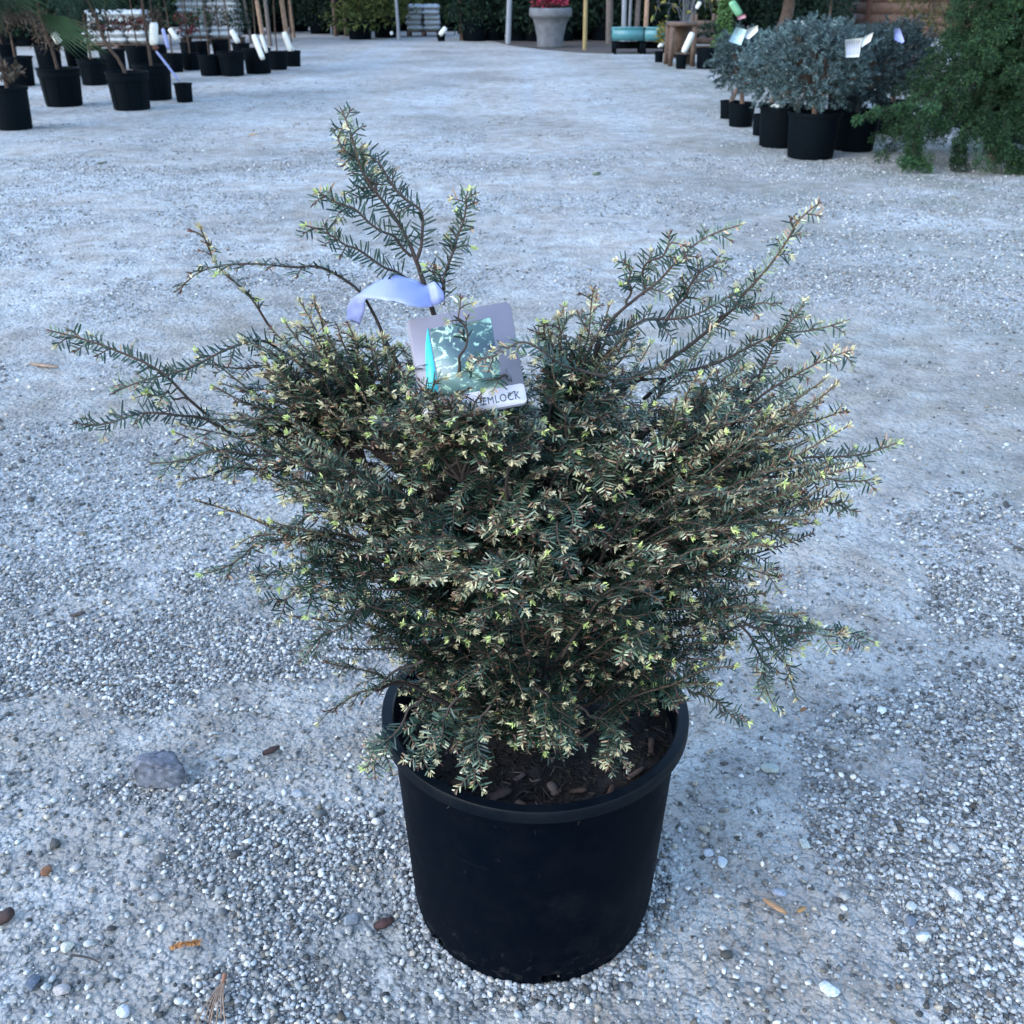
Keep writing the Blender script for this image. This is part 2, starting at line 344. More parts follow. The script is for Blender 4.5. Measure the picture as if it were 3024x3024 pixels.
rock(2446, 2928, 62, 'white oblong stone near the bottom right of the pot', (.55, .57, .60), 'stone', 'stone', .5, seed=8)
rock(2272, 2277, 54, 'pale grey-green flattish stone on sand right of the pot rim', (.33, .35, .31), 'stone', 'stone', .45, seed=9)
rock(2130, 2556, 44, 'white stone lying just right of the pot side', (.5, .52, .52), 'stone', 'stone', .45, seed=10)
rock(2090, 2525, 38, 'grey rounded stone touching the white stone right of the pot', (.27, .28, .30), 'stone', 'stone', .6, seed=11)
rock(2687, 2730, 50, 'dark bluish wedge-shaped stone in loose gravel at the lower right', (.12, .13, .15), 'stone', 'stone', .5, seed=12)
rock(2604, 2107, 40, 'bright white stone right of the lowest shrub branches', (.62, .63, .62), 'stone', 'stone', .6, seed=13)
rock(2690, 2680, 36, 'cream pebble just above the dark wedge-shaped stone', (.5, .49, .44), 'stone', 'stone', .6, seed=14)
rock(2728, 2772, 48, 'white craggy stone below the dark wedge-shaped stone', (.52, .54, .54), 'stone', 'stone', .6, seed=15)
rock(1040, 2718, 52, 'long flat slate grey stone in the gravel left of the pot base', (.15, .16, .17), 'stone', 'stone', .35, seed=16)
rock(200, 2800, 44, 'cream square-cornered stone on the gravel above the thin twig', (.50, .47, .38), 'stone', 'stone', .5, seed=17)
rock(880, 2345, 44, 'light grey pebble between the angular rock and the pot', (.30, .32, .34), 'stone', 'stone', .6, seed=18)
rock(2375, 2495, 44, 'mottled grey stone with dark shadow side right of the pot middle', (.27, .29, .27), 'stone', 'stone', .6, seed=19)
rock(2300, 2645, 42, 'blue-grey stone just above the orange wood chip', (.22, .24, .28), 'stone', 'stone', .6, seed=20)

def chip(name, px, py, Lpx, Wpx, ang, col, label, cat, th=.35, z=.006):
    P = gr(px, py); L = Lpx * pxm(P); W = Wpx * pxm(P); mb = MB(); g = np.random.default_rng(int(px)); n = 9
    t = np.linspace(-.5, .5, n); w = W * .5 * (1 - np.abs(t * 2) ** 3 * .75) * g.uniform(.75, 1.1, n); zz = np.sin(t * 3) * W * .15
    V = []
    for k in range(n):
        for (a, b) in ((-1, -1), (1, -1), (1, 1), (-1, 1)): V.append([t[k] * L, a * w[k] + g.normal(0, W * .04), zz[k] + b * W * th * .5])
    F = [[4 * k + a, 4 * k + (a + 1) % 4, 4 * k + 4 + (a + 1) % 4, 4 * k + 4 + a] for k in range(n - 1) for a in range(4)] + [[0, 1, 2, 3], [4 * n - 4, 4 * n - 3, 4 * n - 2, 4 * n - 1]]
    mb.add(V, F, col); o = mb.build(name, M_trunk); o.location = (P.x, P.y, float(hgt(P.x, P.y)) + z); o.rotation_euler = (g.uniform(-.2, .2), 0, ang)
    return tag(o, label, cat)
chip('bark_piece', 1134, 2738, 60, 30, .3, (.045, .022, .02), 'dark reddish bark piece on gravel beside the pot base', 'bark piece')
chip('bark_piece', 14, 2716, 60, 44, .4, (.05, .028, .024), 'rounded dark brown bark piece at the left edge of the picture', 'bark piece')
chip('bark_piece', 802, 2226, 52, 20, .5, (.035, .02, .018), 'small dark bark fragment upper right of the angular grey rock', 'bark piece')
chip('wood_chip', 2286, 2690, 82, 20, -.85, (.30, .17, .09), 'orange-brown splinter of wood on sand right of the pot', 'wood chip')
chip('wood_chip', 2365, 2700, 34, 14, .4, (.30, .17, .07), 'tiny orange flake beside the larger wood splinter', 'wood chip')
chip('bark_piece', 230, 1812, 42, 16, .2, (.05, .035, .03), 'small dark bark scrap on the left of the sandy patch', 'bark piece')
chip('wood_chip', 2370, 2110, 20, 12, .4, (.16, .07, .03), 'little rusty flake in gravel right of the pot rim', 'wood chip')
chip('dry_leaf', 130, 1080, 120, 22, -.5, (.24, .16, .11), 'curled tan leaf lying on the gravel far left of the shrub', 'leaf', .2)
chip('dry_leaf', 748, 398, 26, 10, .1, (.42, .20, .05), 'orange leaf speck on the far gravel between pots and leader', 'leaf', .2)
chip('dry_leaf', 1762, 515, 26, 14, .3, (.08, .10, .06), 'dull green leaf lying alone on the open far gravel', 'leaf', .3)
chip('bark_piece', 302, 482, 30, 12, .3, (.05, .05, .03), 'dark scrap on the gravel below the left-hand row of pots', 'bark piece', .3)
P = gr(255, 2838); mb = MB(); s = pxm(P)
tube(mb, spline([(-46 * s, 10 * s, .004), (-10 * s, 2 * s, .006), (20 * s, -4 * s, .005), (45 * s, -14 * s, .003)], 10), np.linspace(.0018, .001, 10), 6, (.05, .04, .035))
o = mb.build('twig', M_trunk); o.location = (P.x, P.y, .002); tag(o, 'thin dark twig on the gravel near the bottom left', 'twig')
# fallen cedar sprig (rust) and pine needles
P = gr(541, 2806); mb = MB(); s = pxm(P)
ax = spline([(-40 * s, -4 * s, .004), (0, 2 * s, .007), (42 * s, 10 * s, .006)], 12)
tube(mb, ax, .0008, 5, (.32, .13, .04)); D = []; PP = []
for k in range(1, 12):
    for sg in (-1, 1): PP += [ax[k]] * 2; D += [[.8, sg * .6, .1], [.5, sg * .9, .2]]
blades(mb, np.array(PP), np.array(D), 15 * s, 7 * s, np.array([.36, .15, .045])); o = mb.build('cedar_sprig', M_leaf2); o.location = (P.x, P.y, .003)
tag(o, 'rust orange dead cedar sprig lying on the gravel', 'sprig')
P = gr(664, 2905); mb = MB(); s = pxm(P)
for k in range(7):
    a = -1.57 + (k - 3) * .09 - .05; L = rng.uniform(120, 190) * s
    tube(mb, spline([(0, 0, .006), (math.cos(a) * L * .5, math.sin(a) * L * .5, .009), (math.cos(a + .05) * L, math.sin(a) * L, .004)], 8), .0009, 5, (.27, .17, .11))
tube(mb, [(0, .006, .008), (0, -.006, .007)], [.0035, .0025], 6, (.22, .10, .06))
o = mb.build('pine_needles', M_leaf2); o.location = (P.x, P.y, .002); tag(o, 'brown bundle of dead pine needles at the bottom edge', 'pine needles')

# ================================================================ the big potted hemlock
PC = Vector((.030, 1.079, 0)); RT, RB, HP = .2, .1665, .331
root = empty('potted_hemlock', PC, 'bushy white-tipped hemlock shrub growing in a large black nursery pot', 'potted shrub')
mb = MB(); SEG = 120
prof = [(RB - .0028, .0005), (RB - .002, 0), (RB, 0), (RB + .0004, .0195), (RB + .0034, .0215), (RB + .0042, .03), (RT - .0135, HP - .030), (RT - .0135, HP - .0155)]
def notch(a, b):
    return a == 2 and any(abs(((b + .5) / SEG * 360 - c + 180) % 360 - 180) < 4.2 for c in (277, 217, 337, 157, 97, 37))
prof_in = [(RT - .0165, HP - .02), (RB - .002, .021)]
lathe(mb, prof, SEG, skip=notch)
mb2 = mb; lathe(mb2, prof_in + [(.002, .021)], SEG)
lathe(mb, [(RB - .0027, .0012), (.002, .0012)], SEG); pot = mb.build('pot', M_pot, root, smooth=True)  # black disc added below the raised floor so the drain notches look dark
mb = MB(); lathe(mb, [(RT - .0135, HP - .0155), (RT - .011, HP - .0185), (RT - .003, HP - .0185), (RT, HP - .016), (RT, HP - .003), (RT - .0015, HP), (RT - .0135, HP), (RT - .0155, HP - .002), (RT - .0165, HP - .02)], SEG)
rim = mb.build('rim', M_rim, pot, smooth=True)
for o_ in (pot, rim):
    me = o_.data
    try: me.set_sharp_from_angle(angle=rad(35))
    except Exception: pass
# soil
SZ = HP - .040
mb = MB(); rr = np.linspace(.0001, RT - .0168, 34); th = np.arange(110) / 110 * 2 * np.pi
R_, T_ = np.meshgrid(rr, th, indexing='ij'); sx = R_ * np.cos(T_); sy = R_ * np.sin(T_)
def soilz(x, y): return SZ + (vnoise(x, y, 16, 31) - .5) * .014 + (vnoise(x, y, 70, 32) - .5) * .007
Zs = soilz(sx, sy); V = np.stack([sx, sy, Zs], -1).reshape(-1, 3)
i = np.arange(33)[:, None] * 110; j = np.arange(110)[None]; k = (j + 1) % 110
gcol = .007 + .010 * vnoise(V[:, 0], V[:, 1], 120, 33)
mb.add(V, np.stack([i + j, i + k, i + 110 + k, i + 110 + j], -1).reshape(-1, 4), np.stack([gcol * 1.25, gcol, gcol * .85], 1))
n = 4200; a = rng.uniform(0, 6.28, n); r = (RT - .022) * np.sqrt(rng.random(n)); x = r * np.cos(a); y = r * np.sin(a)   # bark mulch fibres
Dd = nrm(np.stack([rng.normal(size=n), rng.normal(size=n), rng.normal(size=n) * .25], 1))
g = rng.choice([.005, .010, .018, .035, .08], n, p=[.3, .3, .23, .13, .04]) * rng.uniform(.8, 1.2, n)
blades(mb, np.stack([x, y, soilz(x, y) + .002], 1), Dd, rng.uniform(.003, .020, n), rng.uniform(.0006, .0032, n), np.stack([g * 1.25, g * .95, g * .75], 1), .1)
soil = mb.build('soil', M_trunk, root)
for (x, y, L, W, ang, c) in ((-.012, -.158, .034, .010, -.75, (.10, .06, .04)), (-.045, -.135, .03, .014, .5, (.05, .032, .026)), (.125, -.09, .035, .007, .85, (.10, .062, .04)), (.05, -.13, .02, .008, .2, (.055, .032, .022)),
                            (.09, -.125, .024, .008, 1.2, (.06, .035, .025)), (.02, -.12, .02, .01, 2.0, (.07, .05, .04)), (.15, -.04, .026, .008, 1.4, (.06, .035, .025)), (-.09, -.12, .03, .009, -.3, (.05, .03, .02)), (-.02, -.1, .02, .006, .9, (.09, .06, .05))):
    m_ = MB(); t = np.linspace(-.5, .5, 6)
    w = W * .5 * np.array([.8, 1, .85, 1, .9, .65]); V = [[tt * L, s_ * ww + rng.normal(0, W * .05), b_ * W * .15] for tt, ww in zip(t, w) for (s_, b_) in ((-1, -1), (1, -1), (1, 1), (-1, 1))]
    m_.add(V, [[4 * q + e, 4 * q + (e + 1) % 4, 4 * q + 4 + (e + 1) % 4, 4 * q + 4 + e] for q in range(5) for e in range(4)] + [[0, 1, 2, 3], [20, 21, 22, 23]], c)
    o = m_.build('wood_chip', M_trunk, soil); o.location = (x, y, float(soilz(np.array(x), np.array(y))) + .005); o.rotation_euler = (rng.uniform(-.2, .2), rng.uniform(-.2, .2), ang)

# ---- hemlock shoots
BARK = np.array([.036, .024, .019]); NEWB = np.array([.085, .052, .034])
DARK = np.array([.006, .019, .011]); MID = np.array([.020, .045, .025]); SAGE = np.array([.17, .205, .12]); CREAM = np.array([.40, .365, .215]); TAN = np.array([.25, .155, .085]); BUD = np.array([.42, .46, .15])
O0 = np.array(PC)
def needles(nb, P, up, L0, pale, t0=0.0, sp=.0020):
    """P: dense path; two-ranked flat needles, darker on old wood, cream and tan towards the tip"""
    d = np.linalg.norm(np.diff(P, axis=0), axis=1); cum = np.concatenate([[0], np.cumsum(d)]); tot = cum[-1]
    n = int(tot * (1 - t0) / sp)
    if n < 3: return
    s = np.linspace(t0 * tot, tot, n) + rng.normal(0, sp * .25, n); s = np.clip(s, 0, tot * .999)
    Q = np.stack([np.interp(s, cum, P[:, k]) for k in range(3)], 1)
    T = nrm(np.stack([np.interp(s, cum, np.gradient(P[:, k])) for k in range(3)], 1))
    S = nrm(np.cross(T, np.broadcast_to(up, T.shape))); U = np.cross(S, T)
    side = np.where(np.arange(n) % 2, 1., -1.)[:, None]; u = s / tot
    fwd = rng.uniform(.25, .75, n)[:, None]; el = rng.normal(.12, .2, n)[:, None]
    top = (rng.random(n) < .2)[:, None]
    D = nrm(np.where(top, T * .9 + U * .5 + S * side * .35, S * side + T * fwd + U * el))
    L = L0 * rng.uniform(.7, 1.15, n) * (1 - .62 * np.clip(u, 0, 1) ** 2.5) * np.where(top[:, 0], .7, 1)
    W = rng.uniform(.0018, .0024, n); Fn = nrm(U + D * .0 + rng.normal(0, .22, (n, 3))); W3 = nrm(np.cross(D, Fn)) * W[:, None]
    bend = Fn * (L * rng.uniform(-.12, .08, n))[:, None]
    b = Q + S * side * .0005; m = b + D * (L * .5)[:, None] + bend * .3; e = b + D * L[:, None] + bend
    V = np.stack([b - W3 * .25, b + W3 * .25, m + W3 * .5, m - W3 * .5, e + W3 * .28, e - W3 * .28], 1)
    k = np.clip(np.clip(u - .5, 0, 1) * 2.1 * (.35 + pale) + (pale - .3) * .45 + rng.normal(.02, .16) + rng.normal(0, .08, n), 0, 1)[:, None]
    c = np.where(k < .35, DARK + (MID - DARK) * k / .35, np.where(k < .7, MID + (SAGE - MID) * (k - .35) / .35, SAGE + (CREAM - SAGE) * (k - .7) / .3))
    tn = (rng.random(n) < np.clip((k[:, 0] - .4) * .55, 0, .33))[:, None]; c = np.where(tn, TAN * rng.uniform(.7, 1.3, (n, 1)), c) * rng.uniform(.75, 1.25, (n, 1))
    f = np.arange(n)[:, None] * 6
    nb.add(V.reshape(-1, 3), np.concatenate([f + [[0, 1, 2, 3]], f + [[3, 2, 4, 5]]]), np.repeat(c, 6, axis=0))
def bud(nb, wb, P, T, kind):
    T = nrm(T)
    if kind == 'brown':                  # bare brown shoot end with a few scales
        n = 7; D = nrm(T + rng.normal(0, .45, (n, 3))); blades(nb, P + T * rng.uniform(-.006, .0, (n, 1)), D, rng.uniform(.003, .008, n), .0016, np.array([.07, .03, .02]) * rng.uniform(.6, 1.5, (n, 1)), .1)
        return
    n = 10; D = nrm(T * .9 + rng.normal(0, .45, (n, 3)))
    c = (BUD if kind == 'green' else np.array([.42, .36, .20])) * rng.uniform(.75, 1.15, (n, 1))
    blades(nb, P + rng.normal(0, .001, (n, 3)), D, rng.uniform(.004, .0075, n), .0019, c, .15)
def twig(nb, wb, base, d, L, up, pale, r0=.0007, droop=.3, sub=True, L0=.0152):
    d = nrm(d); n = max(6, int(L / .006)); t = np.linspace(0, 1, n)[:, None]
    wob = nrm(rng.normal(size=3)) * L * .05
    P = base + d * L * t + np.array([0, 0, -1.]) * droop * L * t ** 2.2 + wob * np.sin(t * 3.1)
    T = np.gradient(P, axis=0)
    bc = BARK + (NEWB - BARK) * np.clip(t * 1.2, 0, 1)
    tube(wb, P, np.linspace(r0, .0005, n), 4, bc, cap=False)
    needles(nb, P, up, L0, pale, .06)
    k = rng.random()
    bud(nb, wb, P[-1], T[-1], 'green' if k < .07 else ('cream' if k < .33 else 'brown'))
    if sub and L > .03:
        m = rng.integers(0, 2 + int(L / .035))
        for _ in range(m):
            i = int(rng.uniform(.3, .9) * (n - 1)); S = nrm(np.cross(T[i], up)) * rng.choice([-1, 1])
            twig(nb, wb, P[i], S * .75 + nrm(T[i]) * .8 + np.array([0, 0, .12]) * rng.normal(), rng.uniform(.012, .034), up, min(1, pale + .15), .0007, droop * .5, False, L0 * .9)
def shoot(nb, wb, path, r0=.0028, bare=.25, tl=.062, ntw=8, pale=.4, up=None, npts=34, droop=.25, endbud=None, tw0=None):
    P = spline(path, npts)
    ph = rng.uniform(0, 6.28, 3); amp = .0028
    tt = np.linspace(0, 1, npts); P = P + amp * np.stack([np.sin(tt * 13 + ph[0]), np.sin(tt * 11 + ph[1]), np.sin(tt * 15 + ph[2])], 1) * np.clip(tt * 5, 0, 1)[:, None]
    T = nrm(np.gradient(P, axis=0))
    if up is None: up = nrm(np.array([0, 0, 1.]) + rng.normal(0, .25, 3))
    col = BARK + (NEWB - BARK) * np.clip((tt - .45) * 1.8, 0, 1)[:, None]
    tube(wb, P, r0 + (.0008 - r0) * tt ** .75, 6, col)
    needles(nb, P, up, .0165, pale * .8, bare)
    bud(nb, wb, P[-1], T[-1], endbud or rng.choice(['green', 'cream', 'brown']))
    for q in range(ntw):
        u = (bare if tw0 is None else tw0) + (.97 - (bare if tw0 is None else tw0)) * (q + rng.uniform(.1, .9)) / ntw
        i = min(npts - 1, int(u * (npts - 1))); s = 1 if q % 2 else -1
        S = nrm(np.cross(T[i], up)) * s
        L = tl * (1.1 - .7 * u) * rng.uniform(.5, 1.25)
        twig(nb, wb, P[i], S * rng.uniform(.5, .95) + T[i] * rng.uniform(.6, 1.0) + up * rng.normal(.05, .2), max(.016, L), up, pale, .0009, droop)
    return P
def mk(px, py, Y): return np.array(at(px, py, Y)) - O0
def hub(z, dx=0, dy=0): return np.array([dx, dy, z])

# trunk with its main limbs, all rising out of the soil
wb = MB(); limbs = {}
def limb(key, pts, r0, r1):
    P = spline(pts, 30); limbs[key] = P; tube(wb, P, np.linspace(r0, r1, 30) * .8, 8, BARK * .7)
s0 = hub(SZ - .02)
limb('leader', [s0, hub(.42, -.01, .01), mk(1330, 1150, 1.09), mk(1290, 960, 1.11), mk(1252, 837, 1.11)], .011, .0032)
limb('left', [s0 + [-.01, 0, 0], hub(.40, -.05, 0), mk(1180, 1500, 1.06), mk(1010, 1400, 1.06), mk(900, 1290, 1.07)], .009, .004)
limb('left_up', [hub(.36, -.03, .02), hub(.5, -.08, .03), mk(1160, 1240, 1.12), mk(1000, 1130, 1.14), mk(907, 1066, 1.15)], .007, .003)
limb('right', [s0 + [.015, 0, 0], hub(.42, .06, 0), mk(1850, 1560, 1.10), mk(1990, 1500, 1.10), mk(2104, 1479, 1.09)], .009, .004)
limb('right_up', [hub(.36, .03, .02), hub(.48, .06, .04), mk(1760, 1330, 1.16), mk(1850, 1140, 1.18), mk(1967, 1121, 1.18)], .008, .003)
limb('mid_up', [hub(.38, .01, .01), hub(.52, .03, .02), mk(1690, 1320, 1.13), mk(1723, 1205, 1.12), mk(1770, 1014, 1.11)], .007, .0028)
limb('front', [hub(.34, 0, -.01), mk(1560, 1650, 1.03), mk(1500, 1480, 1.0), mk(1500, 1380, .98)], .006, .002)
limb('front_left', [hub(.32, -.02, -.02), hub(.36, -.08, -.06), mk(1200, 2020, .99), mk(1110, 2040, .95)], .006, .002)
limb('front_right', [hub(.33, .02, -.02), mk(1700, 1850, 1.02), mk(1780, 1640, 1.0), mk(1850, 1500, .99)], .006, .002)
limb('back', [hub(.36, 0, .02), hub(.5, .0, .10), hub(.60, .02, .19)], .006, .002)
wb.build('trunk', M_wood, root, smooth=True)

def branch(path, **kw):
    nb, w = MB(), MB(); shoot(nb, w, path, **kw)
    o = w.build('branch', M_wood, root, smooth=True); nb.build('needles', M_leaf, o)
B = []
def br(pts, Y0, Y1, **kw):               # pts: photo pixels; depth runs evenly from Y0 to Y1
    n = len(pts); branch([mk(x, y, Y0 + (Y1 - Y0) * k / (n - 1)) for k, (x, y) in enumerate(pts)], **kw)
FACE = nrm(np.array([0, -.75, .65]))     # spray plane turned to the front, as the leader's sprays are
# leader and its sprays
br([(1252, 837), (1230, 768), (1176, 667), (1114, 565), (1053, 475), (1031, 377), (1017, 326)], 1.11, 1.13, r0=.0030, bare=.22, tl=.035, ntw=12, pale=.15, up=FACE, tw0=.5, endbud='brown')
br([(1230, 768), (1252, 703), (1241, 641), (1194, 576), (1122, 496), (1064, 438)], 1.11, 1.14, r0=.0022, bare=.08, tl=.034, ntw=8, pale=.15, up=FACE, tw0=.45)
br([(1114, 565), (1075, 500), (1020, 440), (1000, 400)], 1.12, 1.12, r0=.0015, bare=.3, tl=.02, ntw=4, pale=.7, up=FACE)
br([(1216, 757), (1151, 696), (1075, 641), (995, 594), (948, 572)], 1.11, 1.08, r0=.0018, bare=.05, tl=.02, ntw=5, pale=.25, up=FACE, tw0=.65, endbud='green')
br([(1205, 826), (1125, 779), (1053, 739), (988, 703), (908, 667)], 1.11, 1.07, r0=.0019, bare=.05, tl=.02, ntw=5, pale=.3, up=FACE, tw0=.6, endbud='green')
br([(1310, 870), (1325, 768), (1346, 717), (1372, 659), (1368, 587), (1386, 554)], 1.10, 1.11, r0=.002, bare=.1, tl=.022, ntw=8, pale=.4, up=FACE, tw0=.35, endbud='green')
br([(1310, 900), (1302, 840), (1280, 790)], 1.10, 1.10, r0=.0014, bare=.1, tl=.02, ntw=3, pale=.5, up=FACE)
# left
br([(1180, 1080), (1099, 931), (1052, 859), (954, 786), (876, 781), (773, 784), (669, 789), (592, 802), (514, 859)], 1.12, 1.06, r0=.0024, bare=.30, tl=.026, ntw=14, pale=.55, tw0=.38, endbud='brown')
br([(960, 1130), (897, 1061), (799, 957), (721, 869), (649, 781), (612, 719), (587, 678)], 1.14, 1.10, r0=.0022, bare=.5, tl=.032, ntw=10, pale=.5, tw0=.5, endbud='cream')
br([(960, 1110), (907, 1066), (819, 1024), (768, 1009), (669, 1040), (540, 1087), (410, 1133), (338, 1159)], 1.14, 1.02, r0=.0024, bare=.3, tl=.028, ntw=6, pale=.25, tw0=.45, endbud='brown', up=FACE)
br([(1000, 1120), (876, 1092), (747, 1089), (618, 1076), (560, 1090)], 1.12, 1.08, r0=.002, bare=.1, tl=.03, ntw=6, pale=.3)
br([(1006, 1330), (799, 1278), (700, 1283), (618, 1231), (555, 1180), (493, 1112), (436, 1071), (348, 1040), (245, 1009), (147, 975)], 1.08, 1.02, r0=.0032, bare=.62, tl=.02, ntw=7, pale=.35, tw0=.72, endbud='brown', up=FACE)
br([(700, 1283), (669, 1278), (597, 1237), (540, 1221), (462, 1221), (359, 1237), (255, 1257), (219, 1255)], 1.06, .99, r0=.002, bare=.2, tl=.018, ntw=6, pale=.25, tw0=.3, endbud='brown', up=FACE)
br([(555, 1180), (500, 1165), (470, 1165), (420, 1155)], 1.04, 1.03, r0=.0014, bare=.35, tl=.02, ntw=4, pale=.45, up=FACE)
br([(1006, 1273), (928, 1257), (814, 1244), (760, 1245)], 1.10, 1.07, r0=.0018, bare=.3, tl=.03, ntw=5, pale=.45)
br([(1000, 1360), (876, 1345), (721, 1335), (600, 1345), (447, 1371)], 1.06, 1.0, r0=.0024, bare=.15, tl=.045, ntw=11, pale=.4, endbud='brown')
br([(1000, 1390), (876, 1376), (669, 1392), (566, 1407)], 1.05, 1.0, r0=.0022, bare=.1, tl=.05, ntw=10, pale=.35, endbud='brown')
br([(1020, 1330), (900, 1290), (760, 1300), (640, 1330), (520, 1360)], 1.08, 1.03, r0=.0022, bare=.15, tl=.045, ntw=10, pale=.5)
br([(1100, 1500), (980, 1440), (880, 1430), (830, 1440)], 1.0, .96, r0=.0022, bare=.2, tl=.05, ntw=9, pale=.5)
br([(1150, 1620), (950, 1580), (800, 1600), (700, 1650), (595, 1695)], 1.03, .96, r0=.0024, bare=.2, tl=.05, ntw=12, pale=.4)
br([(1150, 1660), (1000, 1640), (860, 1680), (750, 1715)], 1.02, .94, r0=.0024, bare=.15, tl=.05, ntw=12, pale=.4)
br([(1150, 1700), (1000, 1690), (900, 1730), (815, 1790)], 1.0, .92, r0=.0022, bare=.15, tl=.05, ntw=10, pale=.35)
br([(1150, 1560), (960, 1520), (820, 1570), (710, 1610)], 1.04, 1.0, r0=.0022, bare=.2, tl=.05, ntw=10, pale=.45)
br([(1200, 1800), (1080, 1800), (1000, 1850), (875, 1950)], 1.0, .95, r0=.002, bare=.25, tl=.03, ntw=6, pale=.15, up=FACE, tw0=.2)
br([(1250, 1950), (1130, 2010), (1050, 2060), (955, 2100)], .98, .93, r0=.002, bare=.25, tl=.04, ntw=8, pale=.5, endbud='brown')
br([(1250, 2060), (1200, 2110), (1130, 2210), (1075, 2270)], .96, .91, r0=.0018, bare=.35, tl=.035, ntw=7, pale=.5)
br([(1350, 2060), (1290, 2150), (1250, 2220), (1240, 2260)], .95, .91, r0=.0018, bare=.15, tl=.045, ntw=9, pale=.6)
br([(1450, 2080), (1400, 2170), (1390, 2240), (1400, 2310)], .95, .915, r0=.0018, bare=.15, tl=.045, ntw=9, pale=.55, endbud='green')
# right
br([(1800, 1250), (1860, 1133), (2056, 1008), (2163, 919), (2199, 865), (2264, 788), (2312, 723), (2354, 657), (2425, 598)], 1.17, 1.16, r0=.0038, bare=.25, tl=.022, ntw=12, pale=.35, tw0=.45, endbud='brown', up=FACE)
br([(1723, 1205), (1770, 1014), (1865, 895), (1931, 830), (2014, 758), (2110, 699), (2181, 663)], 1.12, 1.13, r0=.003, bare=.55, tl=.03, ntw=6, pale=.35, tw0=.5, endbud='cream', up=FACE)
br([(1900, 870), (1905, 800), (1967, 735), (2026, 723)], 1.13, 1.12, r0=.0018, bare=.1, tl=.026, ntw=6, pale=.45, up=FACE)
br([(1850, 900), (1860, 830), (1855, 770)], 1.12, 1.12, r0=.0016, bare=.3, tl=.02, ntw=4, pale=.5, up=FACE, endbud='brown')
br([(1740, 1040), (1770, 990), (1877, 961), (2026, 931), (2115, 901), (2181, 859)], 1.12, 1.15, r0=.0024, bare=.1, tl=.03, ntw=8, pale=.35, up=FACE)
br([(1960, 960), (1990, 919), (2038, 848), (2104, 776), (2145, 776)], 1.14, 1.14, r0=.002, bare=.2, tl=.03, ntw=7, pale=.5, up=FACE)
br([(2120, 940), (2169, 913), (2282, 895)], 1.16, 1.15, r0=.0015, bare=.4, tl=.015, ntw=3, pale=.5, endbud='brown', up=FACE)
br([(1967, 1250), (2056, 1211), (2121, 1133), (2211, 1080)], 1.15, 1.14, r0=.002, bare=.2, tl=.03, ntw=7, pale=.45, up=FACE)
br([(1900, 1180), (1967, 1121), (2074, 1086), (2193, 1032), (2312, 990), (2401, 967), (2496, 949)], 1.18, 1.16, r0=.0028, bare=.2, tl=.024, ntw=10, pale=.35, endbud='brown', up=FACE)
br([(2120, 1290), (2163, 1217), (2252, 1080), (2282, 1044), (2324, 955), (2371, 883)], 1.16, 1.15, r0=.0024, bare=.25, tl=.02, ntw=8, pale=.4, endbud='cream', up=FACE)
br([(2080, 1290), (2163, 1223), (2264, 1163), (2342, 1109), (2413, 1074), (2520, 1026)], 1.14, 1.10, r0=.0024, bare=.25, tl=.022, ntw=8, pale=.45, up=FACE, tw0=.5)
br([(2100, 1300), (2175, 1246), (2294, 1193), (2377, 1157)], 1.12, 1.10, r0=.002, bare=.2, tl=.016, ntw=5, pale=.25, up=FACE)
br([(1950, 1420), (2086, 1365), (2235, 1300), (2342, 1258), (2431, 1229), (2508, 1217)], 1.12, 1.08, r0=.0024, bare=.35, tl=.022, ntw=9, pale=.55, up=FACE)
br([(2000, 1440), (2145, 1401), (2264, 1371), (2413, 1353), (2562, 1336), (2645, 1312)], 1.10, 1.05, r0=.0026, bare=.3, tl=.022, ntw=9, pale=.45, endbud='green', up=FACE)
br([(2050, 1450), (2205, 1407), (2354, 1407), (2502, 1413), (2580, 1419)], 1.08, 1.03, r0=.0026, bare=.25, tl=.026, ntw=10, pale=.45, endbud='cream', up=FACE)
br([(2104, 1479), (2223, 1467), (2354, 1467), (2443, 1490), (2526, 1508)], 1.09, 1.04, r0=.0024, bare=.3, tl=.028, ntw=7, pale=.2, endbud='brown', up=FACE)
br([(1950, 1480), (2100, 1520), (2246, 1556), (2312, 1592)], 1.07, 1.02, r0=.0022, bare=.15, tl=.04, ntw=8, pale=.25)
br([(1850, 1620), (2000, 1640), (2150, 1670), (2300, 1698)], 1.06, 1.0, r0=.0024, bare=.2, tl=.045, ntw=12, pale=.4)
br([(1850, 1680), (2000, 1700), (2120, 1760), (2250, 1800)], 1.04, .98, r0=.0024, bare=.2, tl=.05, ntw=12, pale=.35)
br([(1900, 1720), (2100, 1790), (2250, 1830), (2400, 1850), (2590, 1900)], 1.06, 1.0, r0=.0028, bare=.25, tl=.045, ntw=13, pale=.3)
br([(2200, 1840), (2300, 1880), (2390, 1870), (2500, 1880)], 1.02, .98, r0=.0018, bare=.1, tl=.035, ntw=7, pale=.5)
br([(2180, 1840), (2230, 1900), (2260, 1990), (2275, 2080)], 1.02, .98, r0=.0018, bare=.2, tl=.03, ntw=7, pale=.3)
br([(2250, 1870), (2310, 1950), (2340, 2000), (2345, 2060)], 1.02, .99, r0=.0016, bare=.2, tl=.025, ntw=5, pale=.3)
br([(1950, 1950), (2020, 2020), (2110, 2075), (2215, 2140)], 1.03, .97, r0=.0018, bare=.35, tl=.014, ntw=3, pale=.02, up=FACE)
br([(1800, 1750), (1880, 1830), (1900, 1880), (1915, 1930)], .98, .94, r0=.002, bare=.2, tl=.05, ntw=9, pale=.4, endbud='green')
